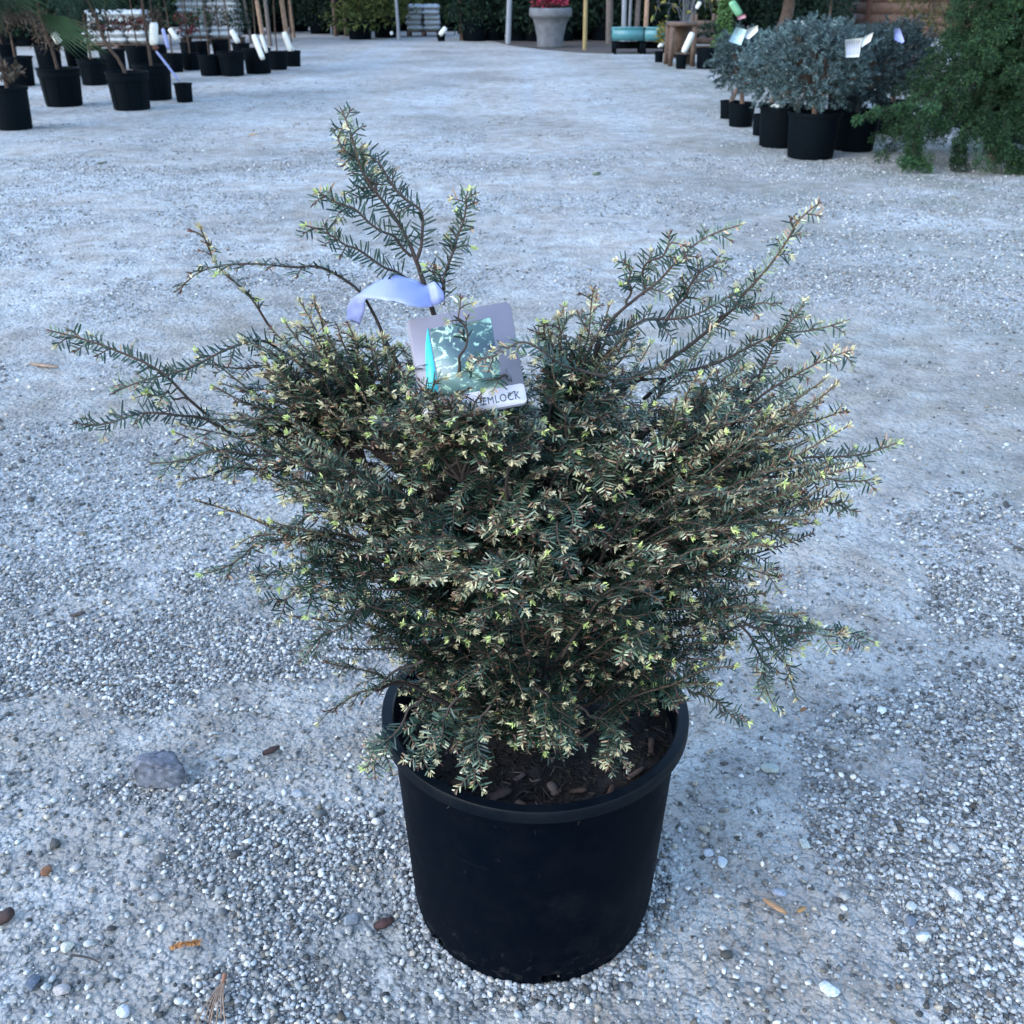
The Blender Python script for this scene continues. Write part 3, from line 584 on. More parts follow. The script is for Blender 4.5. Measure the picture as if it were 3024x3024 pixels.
br([(1700, 2080), (1780, 2130), (1800, 2200), (1790, 2270)], .98, .93, r0=.0018, bare=.2, tl=.045, ntw=8, pale=.45)
br([(1580, 2030), (1640, 2080), (1690, 2150), (1700, 2200)], .97, .925, r0=.0018, bare=.15, tl=.045, ntw=9, pale=.4)
# front: bare stems crossing the label card, and the brown-budded shoot before it
br([(1345, 1120), (1372, 1020), (1365, 950), (1352, 885)], 1.03, 1.03, r0=.0020, bare=.92, tl=.022, ntw=4, pale=.5, tw0=.45, endbud='brown', up=FACE)
br([(1560, 1190), (1510, 1120), (1420, 1110), (1390, 1085)], 1.02, 1.03, r0=.0016, bare=.2, tl=.03, ntw=5, pale=.45)
br([(1790, 1110), (1700, 1095), (1560, 1020), (1440, 1050), (1400, 1080)], 1.03, 1.0, r0=.0018, bare=.2, tl=.02, ntw=8, pale=.8)

# sprays standing in front of the lower left of the label
for pts, Y0, Y1 in (([(1180, 1330), (1210, 1230), (1250, 1170), (1290, 1130)], 1.03, 1.0), ([(1260, 1340), (1300, 1260), (1330, 1200), (1370, 1150)], 1.02, .99), ([(1120, 1300), (1130, 1220), (1180, 1150), (1220, 1100)], 1.05, 1.03), ([(1330, 1380), (1380, 1320), (1430, 1280), (1480, 1265)], 1.01, .985), ([(1680, 1300), (1650, 1200), (1630, 1130), (1640, 1060)], 1.04, 1.02), ([(1080, 1280), (1050, 1180), (1080, 1110), (1120, 1050)], 1.10, 1.10), ([(1000, 1250), (950, 1180), (960, 1110), (1000, 1060)], 1.12, 1.12), ([(1620, 1250), (1640, 1130), (1630, 1040), (1600, 950)], 1.09, 1.10)):
    br(pts, Y0, Y1, r0=.0018, bare=.1, tl=.042, ntw=9, pale=.65)
# inner mass of the shrub: arching shoots all round the trunk
nb, w = MB(), MB()
Lk = [k for k in limbs if k not in ('front_left',)]
g = rng
def fill(n, zlo, zhi, rlo, rhi, az=None, pale=(.15, .55), tl=.058, ntw=9, rise=None, droop=.3):
    for q in range(n):
        a = g.uniform(0, 2 * np.pi) if az is None else g.uniform(*az)
        z = g.uniform(zlo, zhi); r = g.uniform(rlo, rhi)
        if math.sin(a) < -.3 and abs(math.cos(a) + .1) < .62: z = min(z, .665 if r > .12 else .70)
        tip = np.array([r * np.cos(a), r * .85 * np.sin(a), z])
        f = g.uniform(.15, .35); b = np.array([np.cos(a) * r * f, np.sin(a) * r * f, max(SZ, z - (g.uniform(.10, .20) * (r / .25) if rise is None else rise * g.uniform(.8, 1.1)))])
        m = (b + tip) / 2 + np.array([0, 0, g.uniform(.02, .05) * (1 if rise is None else .4)])
        shoot(nb, w, [b, m, tip], r0=.0022, bare=.12, tl=tl, ntw=ntw, pale=g.uniform(*pale) + (.15 if z > .6 else 0), npts=20, droop=droop)
TAU = 2 * math.pi
fill(60, .64, .76, .06, .30, pale=(.3, .9), tl=.06, ntw=9)
fill(30, .66, .76, .20, .36, pale=(.2, .7), tl=.06, ntw=9)
fill(34, .64, .80, .20, .40, az=(math.pi * .82, math.pi * 1.18), pale=(.25, .8), tl=.055, rise=.22)
fill(38, .66, .81, .18, .34, az=(-.45, .6), pale=(.15, .6), tl=.055, rise=.26)
fill(26, .70, .80, .10, .28, az=(.5, 2.6), pale=(.2, .7), tl=.06, rise=.2)
fill(60, .54, .70, .12, .34, pale=(-.1, .4))
fill(46, .44, .60, .14, .28, pale=(-.15, .2))
fill(28, .37, .48, .10, .20, az=(math.pi * .9, TAU + .3), pale=(-.15, .3), tl=.045)
fill(16, .335, .39, .08, .16, az=(math.pi * 1.0, math.pi * 1.65), pale=(.2, .55), tl=.04)
fill(20, .62, .76, .2, .32, az=(-.4, .9), pale=(.25, .5))
fill(9, .47, .55, .22, .30, az=(math.pi * .9, math.pi * 1.2), pale=(.1, .5), tl=.06)
fill(7, .45, .53, .22, .30, az=(-.55, .25), pale=(.1, .5), tl=.06)
for base_, Y0, tips in (((1150, 1370), 1.09, ((900, 970), (960, 1010), (1010, 950), (1085, 990), (1140, 1010), (920, 1130), (860, 1180), (1050, 1080), (1165, 1110), (800, 1120), (980, 1080))),
                       ((1640, 1370), 1.12, ((1600, 940), (1680, 910), (1760, 880), (1700, 990), (1640, 1000), (1820, 920), (1850, 1010), (1760, 1050), (1940, 1060), (1900, 960), (1620, 1110))),
                       ((1080, 1370), 1.09, ((700, 1010), (770, 1080), (650, 1150), (745, 1170), (850, 1050), (830, 960), (600, 1210), (690, 1240), (900, 900), (790, 1210))),
                       ((1360, 1420), 1.02, ((1230, 1175), (1300, 1190), (1360, 1215), (1440, 1235), (1180, 1240), (1090, 1230), (1215, 1120), (1275, 1150), (1420, 1190), (1330, 1165), (1260, 1255), (1520, 1260), (1330, 1270), (1600, 1250))),
                       ((1900, 1500), 1.08, ((2150, 1180), (2200, 1280), (2080, 1100), (2250, 1350), (2020, 1180), (2180, 1420), (2120, 1330)))):
    for tx, ty in tips:
        for _ in range(2):
            x_, y_ = tx + g.uniform(-28, 28), ty + g.uniform(-22, 22); Y1 = Y0 + g.uniform(-.05, .05) - (.02 if Y0 < 1.05 else 0)
            a_, b_ = mk(*base_, Y0), mk(x_, y_, Y1); shoot(nb, w, [a_, (a_ + b_) / 2 + np.array([0, 0, g.uniform(.0, .03)]), b_], r0=.002, bare=.3, tl=.05, ntw=8, pale=g.uniform(.3, .85), npts=20)
w.build('stems', M_wood, root, smooth=True); nb.build('foliage', M_leaf, root)

# ---------------------------------------------------------------- the hang tags in the shrub
def card_frame(c, ax_px, Y, wid):
    pass
cc = at(1378, 1070, 1.035); e1 = (at(1572 - 0, 1040, 1.035) - at(1226, 1100, 1.025)).normalized(); 
tocam = (Vector((0, 0, CAMH)) - cc).normalized(); nn = (tocam + Vector((-.12, 0, .18))).normalized()
e1 = (e1 - nn * e1.dot(nn)).normalized(); e2 = nn.cross(e1)
lab = empty('plant_label', cc, 'square grey plant label with a conifer photo and hemlock name strip, amid the branches', 'plant label')
lab.rotation_euler = Matrix((e1, e2, nn)).transposed().to_euler()
CW, CH = .1120, .1110
def rrect(w, h, r, seg=5, c=(0, 0)):
    P = []
    for (sx, sy, a0) in ((1, 1, 0), (-1, 1, 90), (-1, -1, 180), (1, -1, 270)):
        for k in range(seg + 1): a = rad(a0 + 90 * k / seg); P.append((c[0] + sx * (w / 2 - r) + r * math.cos(a), c[1] + sy * (h / 2 - r) + r * math.sin(a)))
    return P
def plate(name, P, z0, z1, m, parent):
    n = len(P); mb = MB(); V = [(x, y, z0) for x, y in P] + [(x, y, z1) for x, y in P]
    mb.add(V, [[k, (k + 1) % n, n + (k + 1) % n, n + k] for k in range(n)]); mb.F.append(np.array([list(range(n, 2 * n))])); mb.F.append(np.array([list(range(n))[::-1]]))
    return mb.build(name, m, parent)
M_card = m_flat('card_grey', (.165, .150, .172), .45, noise=.03); M_cyan = m_flat('cyan_print', (.05, .36, .40), .4, noise=.03); M_strip = m_flat('strip_white', (.55, .50, .52), .45, noise=.02); M_ink = m_flat('ink', (.02, .03, .05), .6, noise=.02)
def m_photo():
    m, nt, p = mat_new('printed_conifer'); L = nt.links.new; tc = N(nt, 'ShaderNodeTexCoord')
    mp = N(nt, 'ShaderNodeMapping'); L(tc.outputs['Object'], mp.inputs[0]); mp.inputs['Scale'].default_value = (60, 75, 1)
    n1 = N(nt, 'ShaderNodeTexNoise', Scale=1.0, Detail=5.0, Roughness=.6, Distortion=2.2); L(mp.outputs[0], n1.inputs['Vector'])
    n2 = N(nt, 'ShaderNodeTexNoise', Scale=.25, Detail=2.0); L(mp.outputs[0], n2.inputs['Vector'])
    bgc = ramp(nt, n2.outputs[0], [(.35, (.05, .07, .085)), (.6, (.09, .15, .13))])
    k = ramp(nt, n1.outputs[0], [(.52, (0, 0, 0)), (.62, (1, 1, 1))]); c = mix(nt, bgc.outputs[0], (.40, .55, .40), k.outputs[0]); L(c, p.inputs['Base Color']); p.inputs['Roughness'].default_value = .35
    return m
plate('card', rrect(CW, CH, .006), -.0004, .0004, M_card, lab)
plate('photo', rrect(.066, .076, .001, 2, (.000, .004)), .0005, .0007, m_photo(), lab)
cres = [(-.034, .044)] + [(-.034 - .012 * math.sin(math.pi * .5 * k / 10), .044 - .08 * (k / 10) ** 1.3) for k in range(1, 11)] + [(-.034, -.036)]
plate('crescent', cres[::-1], .0008, .0010, M_cyan, lab)
strip = plate('name_strip', rrect(CW * .98, .021, .004, 4, (.001, -.043)), .0006, .0011, M_strip, lab)
cu = bpy.data.curves.new('t', 'FONT'); cu.body = 'HORIZON HEMLOCK'; cu.size = .0115; cu.align_x = 'CENTER'; cu.extrude = .00012; cu.space_character = 1.15
to = bpy.data.objects.new('t', cu); COL.objects.link(to); bpy.context.view_layer.update()
me = bpy.data.meshes.new_from_object(to.evaluated_get(bpy.context.evaluated_depsgraph_get())); me.name = 'lettering'; me.materials.clear(); me.materials.append(M_ink)
bpy.data.objects.remove(to); o = link(bpy.data.objects.new('lettering', me), strip); o.location = (0.0, -.048, .0013)
wd = max(v.co.x for v in me.vertices) - min(v.co.x for v in me.vertices); o.scale = (CW * .88 / wd, 1, 1)
mb = MB(); Mi = (Matrix.Translation(cc) @ lab.rotation_euler.to_matrix().to_4x4()).inverted()
sp_ = [Mi @ at(1352, 893, 1.06), Mi @ at(1335, 876, 1.07), Mi @ at(1312, 890, 1.09), Mi @ at(1296, 925, 1.10), Mi @ at(1302, 950, 1.07)]
tube(mb, spline([tuple(q) for q in sp_], 16), .0008, 6); mb.build('string', M_white, lab)
# lilac loop tag
tp = [(1024, 952, 1.12), (1026, 905, 1.115), (1058, 868, 1.10), (1145, 816, 1.10), (1200, 820, 1.10), (1265, 843, 1.11), (1312, 832, 1.13)]
bt = [(1062, 960, 1.11), (1076, 918, 1.095), (1082, 884, 1.08), (1140, 888, 1.055), (1200, 900, 1.05), (1255, 910, 1.06), (1298, 900, 1.085)]
base = at(1180, 870, 1.08); tg = empty('loop_tag', base, 'pale lilac paper strip looped round the leader above the label', 'tag')
A = spline([tuple(at(*q) - base) for q in tp], 40); Bq = spline([tuple(at(*q) - base) for q in bt], 40); mb = MB(); V = []; nr = 7
for k in range(40):
    for j in range(nr):
        f = j / (nr - 1); wv = .0012 * math.sin(k * .9 + f * 5) + .0022 * abs(math.sin(k * .27 + f * 1.5)) + .0012 * abs(math.sin(k * .6 - f * 3))
        bulge = math.sin(f * math.pi) * .0012; q = A[k] * (1 - f) + Bq[k] * f + np.array([0, -bulge * .5 + wv, bulge]); V.append(q)
mb.add(V, [[k * nr + j, k * nr + j + 1, (k + 1) * nr + j + 1, (k + 1) * nr + j] for k in range(39) for j in range(nr - 1)])
o = mb.build('strip', M_lilac, tg, smooth=True); md = o.modifiers.new('s', 'SOLIDIFY'); md.thickness = .0004
A2 = spline([tuple(at(*q) - base) for q in ((1262, 842, 1.075), (1283, 832, 1.07), (1310, 862, 1.07))], 10); B2 = spline([tuple(at(*q) - base) for q in ((1276, 905, 1.07), (1296, 896, 1.065), (1314, 890, 1.07))], 10)
mb = MB(); V = [(A2[k] * (1 - f) + B2[k] * f) for k in range(10) for f in (0, .33, .66, 1)]
mb.add(V, [[k * 4 + j, k * 4 + j + 1, k * 4 + j + 5, k * 4 + j + 4] for k in range(9) for j in range(3)]); o = mb.build('strip_end', M_lilac, tg, smooth=True); md = o.modifiers.new('s', 'SOLIDIFY'); md.thickness = .0004
#BACKGROUND
# ================================================================ the yard behind
def blob(mb, c, r, n, L, W, cols, out=.7, squash=1.0, fill=.35):
    """leafy mass: blades spread through an ellipsoid, mostly near its surface and pointing outward"""
    d = nrm(rng.normal(size=(n, 3))); rr = (fill + (1 - fill) * rng.random(n) ** .5)[:, None]
    lump = 1 + .28 * np.sin(d[:, :1] * 5 + c[0] * 3) * np.sin(d[:, 1:2] * 4 + c[1]) + .15 * np.sin(d[:, 2:] * 9 + c[0])
    P = np.asarray(c) + d * rr * lump * np.asarray(r); D = d * out + rng.normal(0, .55, (n, 3))
    cc = np.asarray(cols)[rng.integers(0, len(cols), n)] * rng.uniform(.7, 1.3, (n, 1))
    blades(mb, P, D, rng.uniform(.6, 1.2, n) * L, rng.uniform(.7, 1.2, n) * W, cc, .15)
G_DARK = [(.008, .018, .010), (.011, .025, .013), (.005, .013, .009)]
G_MID = [(.018, .036, .014), (.026, .048, .018), (.014, .026, .014)]
G_OLIVE = [(.055, .046, .017), (.042, .042, .015), (.07, .052, .022)]
G_YEL = [(.12, .11, .025), (.06, .075, .02), (.17, .13, .03)]
G_BROWN = [(.05, .034, .022), (.075, .054, .038), (.035, .025, .018)]
G_RED = [(.09, .012, .016), (.06, .012, .014), (.02, .014, .010)]
G_BLUE = [(.065, .10, .10), (.042, .068, .068), (.11, .15, .15), (.026, .044, .046)]
TRK = (.055, .035, .025)

pot_cache = {}
def far_pot_mesh(kind):
    if kind in pot_cache: return pot_cache[kind]
    mb = MB()
    if kind == 'band':                   # trade pot with deep collar and vertical ribs
        lathe(mb, [(.02, .005), (.78, 0), (.80, .02), (.90, 1.28), (.95, 1.30), (.965, 1.60), (1.0, 1.62), (1.0, 1.68), (.95, 1.68), (.92, 1.5)], 40)
        for a in range(8):
            q = a * math.pi / 4 + .2; M = np.array([[math.cos(q), -math.sin(q), 0], [math.sin(q), math.cos(q), 0], [0, 0, 1]])
            mb.add(np.array([[.80, -.03, .03], [.80, .03, .03], [.90, .03, 1.27], [.90, -.03, 1.27], [.83, -.02, .03], [.83, .02, .03], [.93, .02, 1.27], [.93, -.02, 1.27]]) @ M.T, [[4, 5, 6, 7], [0, 4, 7, 3], [1, 2, 6, 5], [0, 1, 5, 4]])
    else:                                # plain squat pot
        lathe(mb, [(.02, .005), (.83, 0), (.84, .06), (.845, .07), (.94, 1.52), (1.0, 1.53), (1.0, 1.64), (.95, 1.65), (.92, 1.5)], 44)
    P = mb.mesh('pot', M_potb, True)
    try: P.set_sharp_from_angle(angle=rad(40))
    except Exception: pass
    mb = MB(); lathe(mb, [(.001, 1.47), (.5, 1.46), (.93, 1.44)], 24, (.035, .025, .02)); S = mb.mesh('soil', M_trunk)
    pot_cache[kind] = (P, S); return pot_cache[kind]
def put_pot(root, R, kind, hs=1.0, ghost=False):
    P, S = far_pot_mesh(kind)
    for nm, me in (('pot', P), ('soil', S)):
        o = link(bpy.data.objects.new(nm, me), root); o.scale = (R, R, R * hs)
    return 1.46 * R * hs
def base_at(px, py, wpx):
    F = gr(px, py); R = wpx * pxm(F) / 2; k = (F.y + R * .83) / F.y; return Vector((F.x * k, F.y * k, 0)), R * k
def potted(name, px, py, wpx, label, cat, kind='plain', hs=1.0, group=None, trunk=None, crown=None, tr=.018, rz=None):
    """trunk: offsets (dx,dz in metres) above the soil; crown: list of (dx,dy,z,rx,rz,n,L,W,cols)"""
    P, R = base_at(px, py, wpx); t = empty(name, P, label, cat, group)
    z = put_pot(t, R, kind, hs)
    if trunk:
        pts = [(0, 0, z - .02)] + [(dx, dy, z + dz) for dx, dy, dz in trunk]; mb = MB(); Q = spline(pts, 16)
        tube(mb, Q, np.linspace(tr, tr * .6, 16), 8, TRK); mb.build('trunk', M_trunk, t, smooth=True)
    if crown:
        mb = MB()
        for dx, dy, cz, rx, rz_, n, L, W, cols in crown: blob(mb, (dx, dy, cz), (rx, rx, rz_), n, L, W, cols)
        mb.build('crown', M_leaf2, t)
    return t, P, R, z
ldir = 'black nursery pots at the left'
CR = lambda x, z, rx=.45, rz=.4, n=900, c=G_DARK, L=.09, W=.03: (x * .8, 0, z - .55, rx, rz, n, L, W, c)
potted('potted_plant', 48, 386, 112, 'large straight-sided black pot cut by the left edge, nearest of the left pots', 'potted plant', 'plain', 1.25, trunk=[(-.03, .02, .4), (-.1, .1, 1.2)], crown=[CR(-.15, 1.9, c=G_MID), (0, 0, .47, .16, .05, 120, .06, .03, G_BROWN)])
potted('potted_tree', 192, 317, 124, 'collared black pot with a short brown trunk, second along the front row at left', 'potted tree', 'band', .98, trunk=[(-.02, 0, .2), (-.08, .02, .5), (-.12, .05, 1.4)], crown=[CR(-.15, 1.9), (-.05, 0, .68, .16, .16, 160, .07, .012, G_BROWN)])
potted('potted_tree', 392, 328, 124, 'collared black pot with a crooked pale trunk, beside the small stake pot', 'potted tree', 'band', .98, trunk=[(-.06, 0, .16), (-.17, 0, .32), (-.22, 0, .55), (-.33, 0, .9), (-.36, 0, 1.5)], crown=[CR(-.36, 1.9)])
potted('potted_plant', 282, 253, 84, 'black pot standing back between the two collared pots at left', 'potted plant', 'band', 1, trunk=[(0, 0, .3), (.03, 0, 1.)], crown=[CR(0, 1.7), (0, 0, .62, .14, .12, 140, .07, .02, G_BROWN)])
potted('potted_plant', 62, 256, 96, 'black pot of brown dead foliage behind the two leftmost pots', 'potted plant', 'plain', 1, trunk=[(0, 0, .3)], crown=[(0, 0, .95, .34, .28, 1100, .08, .02, G_BROWN)])
potted('potted_tree', 462, 298, 110, 'black pot with a straight upright trunk half hidden behind the crooked-trunk pot', 'potted tree', 'band', 1.02, trunk=[(0, 0, .5), (.01, 0, 1.6)], crown=[CR(0, 2.1)])
tsm = potted('small_pot', 547, 303, 54, 'small empty black pot at the foot of the long lilac strip', 'pot', 'plain', 1.15)
for k, (px, py, w, lab) in enumerate(((515, 214, 62, 'grey-lit black pot directly above the small stake pot'), (567, 208, 56, 'black pot right of the grey-lit one with red leaves over its rim'), (625, 225, 70, 'first pot from the left in the tight front cluster with white tags'),
        (688, 226, 80, 'second pot in the tight front cluster, its ribs catching light'), (765, 219, 84, 'pot under the pair of long white tags'), (823, 207, 60, 'pot squeezed between the paired tags and the end pot'), (866, 197, 52, 'end pot of the left cluster nearest the open gravel'))):
    c = [CR(0, 1.9, rx=.35, c=[G_MID, G_DARK][k % 2], n=500)]
    if k == 1: c.append((0, 0, .55, .16, .04, 60, .07, .03, G_RED))
    potted('potted_tree', px, py, w, 'black ' + lab if not lab.startswith('grey') and not lab.startswith('black') else lab, 'potted tree', ['plain', 'band'][k % 2], .98, ldir, trunk=[(.01, 0, .5), (rng.uniform(-.08, .08), 0, 1.6)], crown=c, tr=.012)
for k, (px, py, w, lab) in enumerate(((20, 205, 80, 'dark pot at the picture edge deep in the left rows'), (150, 203, 76, 'dark pot seen between the second and third front pots'), (232, 196, 70, 'dark pot deep in the rows below the big fan frond'), (340, 218, 78, 'pot with low red foliage behind the crooked trunk'),
        (415, 205, 74, 'pot of red leaves below the broad white tag'), (470, 188, 60, 'dark pot just behind the broad white tag'), (600, 168, 50, 'dark pot in front of the stacked white bags'), (655, 166, 54, 'brownish pot before the right half of the white bags'), (716, 178, 54, 'dark pot just left of the paired long tags'), (560, 172, 50, 'dark pot left of the stacked white bags'))):
    cols = [G_BROWN, G_BROWN, G_DARK, G_RED + G_DARK, G_RED + G_BROWN, G_BROWN, G_MID, G_BROWN, G_DARK, G_RED + G_MID][k]
    potted('potted_plant', px, py, w, lab, 'potted plant', 'plain', 1, 'pots in the back rows at the left', trunk=[(0, 0, .4), (rng.uniform(-.1, .1), 0, 1.5)], tr=.011,
           crown=[(0, 0, .62, .2, .07 if k in (3, 4, 9) else .16, 260, .07, .022, cols), CR(0, 1.9, rx=.4, n=420, c=G_DARK)])

def post(name, px, py, wpx, lean, h, m, label, cat, col=(1, 1, 1), square=False, crown=None, wob=.0):
    F = gr(px, py); r = wpx * pxm(F) / 2; t = empty(name, (F.x, F.y + r, 0), label, cat)
    mb = MB(); Q = spline([(0, 0, -.02), (lean * h * .5 + rng.normal(0, wob), 0, h * .5), (lean * h, 0, h)], 14); tube(mb, Q, np.linspace(r, r * .8, 14), 4 if square else 10, col)
    o = mb.build('trunk' if crown else 'pole', m, t, smooth=not square)
    if crown:
        mb = MB(); blob(mb, (lean * h, 0, h + .2), (.9, .9, .7), 1400, .16, .06, crown); mb.build('crown', M_leaf2, t)
    return t
for px, py, w, ln, lab in ((742, 128, 9, -.03, 'thin grey trunk left of the paired white tags'), (778, 132, 13, -.05, 'light brown trunk rising behind the paired white tags'), (798, 136, 12, -.04, 'darker brown trunk leaning beside the light brown one'), (848, 122, 15, -.05, 'reddish brown slanting trunk above the end tag of the left cluster'), (868, 112, 9, -.03, 'slim shaded trunk right of the reddish slanting trunk'),
        (1800, 130, 22, -.05, 'grey-brown trunk between the wooden stake and the teal trays'), (1905, 135, 14, 0, 'reddish trunk standing behind the teal trays'), (1878, 132, 16, 0, 'dark purplish trunk just left of the reddish one')):
    post('tree', px, py, w, ln, 2.2, M_trunk, lab, 'tree', (.24, .15, .10) if 'dark' not in lab and 'grey' not in lab else (.10, .08, .07), crown=G_MID, wob=.02)
for px, w, lab in ((992, 16, 'left of the two pale timber posts side by side'), (1023, 16, 'right of the two pale timber posts side by side')):
    post('timber_post', px, 107, w, 0, 2.6, M_yellow_wood if 0 else M_timber, lab, 'post', square=True)
post('white_pole', 1178, 119, 10, -.03, 2.6, M_pipe, 'slim whitish pole standing at the far end of the gravel', 'pole')
post('timber_post', 1363, 120, 13, -.02, 2.5, M_timber, 'brown post standing in front of the far hedge, left of the urn', 'post')
post('grey_pole', 1500, 130, 17, .04, 2.4, M_pipe, 'mottled dark grey pole a little left of the urn', 'pole')
post('wooden_stake', 1548, 116, 8, .37, 1.8, M_yellow_wood, 'yellow wooden stake leaning over the left side of the urn', 'stake', square=True)
post('wooden_stake', 1727, 148, 13, -.01, 2.2, M_yellow_wood, 'upright yellow wooden stake right of the urn', 'stake', square=True)
post('grey_pipe', 1841, 134, 15, -.02, 2.4, M_pipe, 'pale grey standing pipe behind the left teal tray', 'pipe')
post('grey_pipe', 1857, 132, 9, 0, 2.4, M_pipe, 'thinner grey pipe close right of the pale one', 'pipe')

# white bags on pallets
bag_mb = MB(); bv = []
for i_ in range(13):
    for j_ in range(9): pass
def bag_mesh(w, d, h):
    mb = MB(); nu, nv = 22, 12; V = []
    for sgn in (1, -1):
        for a in np.linspace(-1, 1, nu):
            for b in np.linspace(-1, 1, nv):
                e = (1 - abs(a) ** 6) ** .35 * (1 - abs(b) ** 5) ** .35 if abs(a) < 1 and abs(b) < 1 else 0
                V.append([a * w / 2 * (1 - .03 * abs(b)), b * d / 2, h / 2 + sgn * h / 2 * e * (1 + .10 * math.sin(a * 9 + b * 3) + .07 * math.sin(b * 11 + a * 5))])
    i = np.arange(nu - 1)[:, None] * nv; j = np.arange(nv - 1)[None]; F = np.stack([i + j, i + nv + j, i + nv + j + 1, i + j + 1], -1).reshape(-1, 4)
    mb.add(V[:nu * nv], F); mb.add(V[nu * nv:], F[:, ::-1]); return mb.mesh('bag', M_bag, True)
def bags(px, py, wpx, cols_, layers, grp, where):
    F = gr(px, py); w = wpx * pxm(F) / cols_; h = .115; me = bag_mesh(w * .99, .55, h * 1.12)
    p = empty('pallet', (F.x, F.y + .3, 0), 'low timber pallet under the ' + where, 'pallet'); mb = MB()
    for k in range(6): box(mb, (0, -.25 + .1 * k, .105), (w * cols_, .08, .018))
    for k in (-1, 0, 1): box(mb, (k * w * cols_ * .45, 0, .048), (.08, .58, .094))
    mb.build('boards', M_timber, p)
    for l in range(layers):
        for c in range(cols_):
            o = link(bpy.data.objects.new('bag', me)); o.location = (F.x + (c - (cols_ - 1) / 2) * w + rng.normal(0, .015), F.y + .3 + rng.normal(0, .012), .116 + l * h); o.rotation_euler = (0, 0, rng.normal(0, .02) + (math.pi if rng.random() < .5 else 0))
            pos = 'top' if l == layers - 1 else ('bottom' if l == 0 else f'{["","second","third","fourth","fifth","sixth","seventh","eighth","ninth"][l]} from bottom')
            side = {1: '', 2: ['left column', 'right column'][c] if cols_ == 2 else ''}.get(min(cols_, 2), '') if cols_ <= 2 else ['left column', 'middle column', 'right column'][c]
            tag(o, f'white bag, {pos}, {side}, {where}', 'bag', grp)
bags(620, 130, 178, 2, 9, 'bags in the tall white stack', 'tall stack at left')
bags(345, 150, 185, 3, 5, 'bags in the low white stack', 'low stack behind left pots')
bags(1250, 108, 98, 2, 5, 'bags in the far middle stack', 'small far stack')

# tags
def plate_px(parent, name, pts, Y, m, th=.0012):
    P = [at(x, y, Y) for x, y in pts]; c = sum(P, Vector()) / len(P) - parent.location; P = [p - parent.location for p in P]
    nn = (P[1] - P[0]).cross(P[2] - P[1]).normalized() * th; n = len(P); mb = MB()
    mb.add([tuple(p) for p in P] + [tuple(p + nn) for p in P], [[k, (k + 1) % n, n + (k + 1) % n, n + k] for k in range(n)]); mb.F += [np.array([list(range(n))]), np.array([list(range(n, 2 * n))])]
    return mb.build(name, m, parent)
def strip_tag(x0, y0, x1, y1, w, Y, label, m=None, name='hang_tag', bend=.0):
    a, b = np.array([x0, y0], float), np.array([x1, y1], float); d = b - a; L = np.hypot(*d); d /= L; s = np.array([-d[1], d[0]]) * w * .42; org = at(x0, y0, Y); t = empty(name, org, label, 'tag')
    mb = MB(); V = []; n = 8
    for k in range(n):
        f = k / (n - 1); ww = s * (1 if 0 < k < n - 1 else .7); c = a + d * L * f
        for sg in (-1, 0, 1): q = c + ww * sg; V.append(at(q[0], q[1], Y - .012 * math.sin(f * 3) * (1 if Y > 3 else .2) - (.006 if sg == 0 else 0)) - org)
    mb.add([tuple(v) for v in V], [[k * 3 + j, k * 3 + j + 1, k * 3 + j + 4, k * 3 + j + 3] for k in range(n - 1) for j in range(2)])
    o = mb.build('strip', m or M_white, t, smooth=True); md = o.modifiers.new('s', 'SOLIDIFY'); md.thickness = .0015; return t
yl = base_at(688, 226, 80)[0].y
strip_tag(682, 88, 704, 127, 19, yl + .3, 'white strip tag hanging before the right edge of the tall white bags')
strip_tag(748, 102, 777, 176, 19, yl, 'longer white strip tag of the pair at the left cluster')
strip_tag(770, 102, 788, 156, 13, yl + .2, 'shorter white strip tag of the pair at the left cluster')
strip_tag(838, 94, 862, 157, 20, base_at(866, 197, 52)[0].y, 'white strip tag over the end pot of the left cluster')
y6 = base_at(462, 298, 110)[0].y - .3
strip_tag(454, 66, 454, 134, 31, y6, 'broad white tag with a round lower end on the upright trunk')
t = strip_tag(459, 148, 530, 240, 8, base_at(547, 303, 54)[0].y, 'long thin lilac strip slanting down into the small pot', M_lilac)
strip_tag(452, 135, 466, 146, 20, y6, 'rust red clip just under the broad white tag', M_rust, 'clip')
strip_tag(480, 84, 498, 146, 13, yl - .5, 'pinkish curled strip tag right of the broad white tag', M_lilac)
strip_tag(500, 84, 524, 118, 18, yl - .2, 'white looped tag near the left edge of the tall white bags')
strip_tag(158, 96, 176, 128, 26, base_at(192, 317, 124)[0].y, 'bright white folded tag on the short brown trunk at far left')
strip_tag(1317, 81, 1299, 104, 18, gr(1305, 122).y - .1, 'small white tag on the far side of the gravel near the middle')
potted('small_pot', 1303, 122, 26, 'small dark pot under the small white tag at the far side', 'pot', 'plain', 1.1)
strip_tag(1155, 93, 1158, 103, 11, gr(1158, 118).y, 'tiny white tag left of the whitish pole')

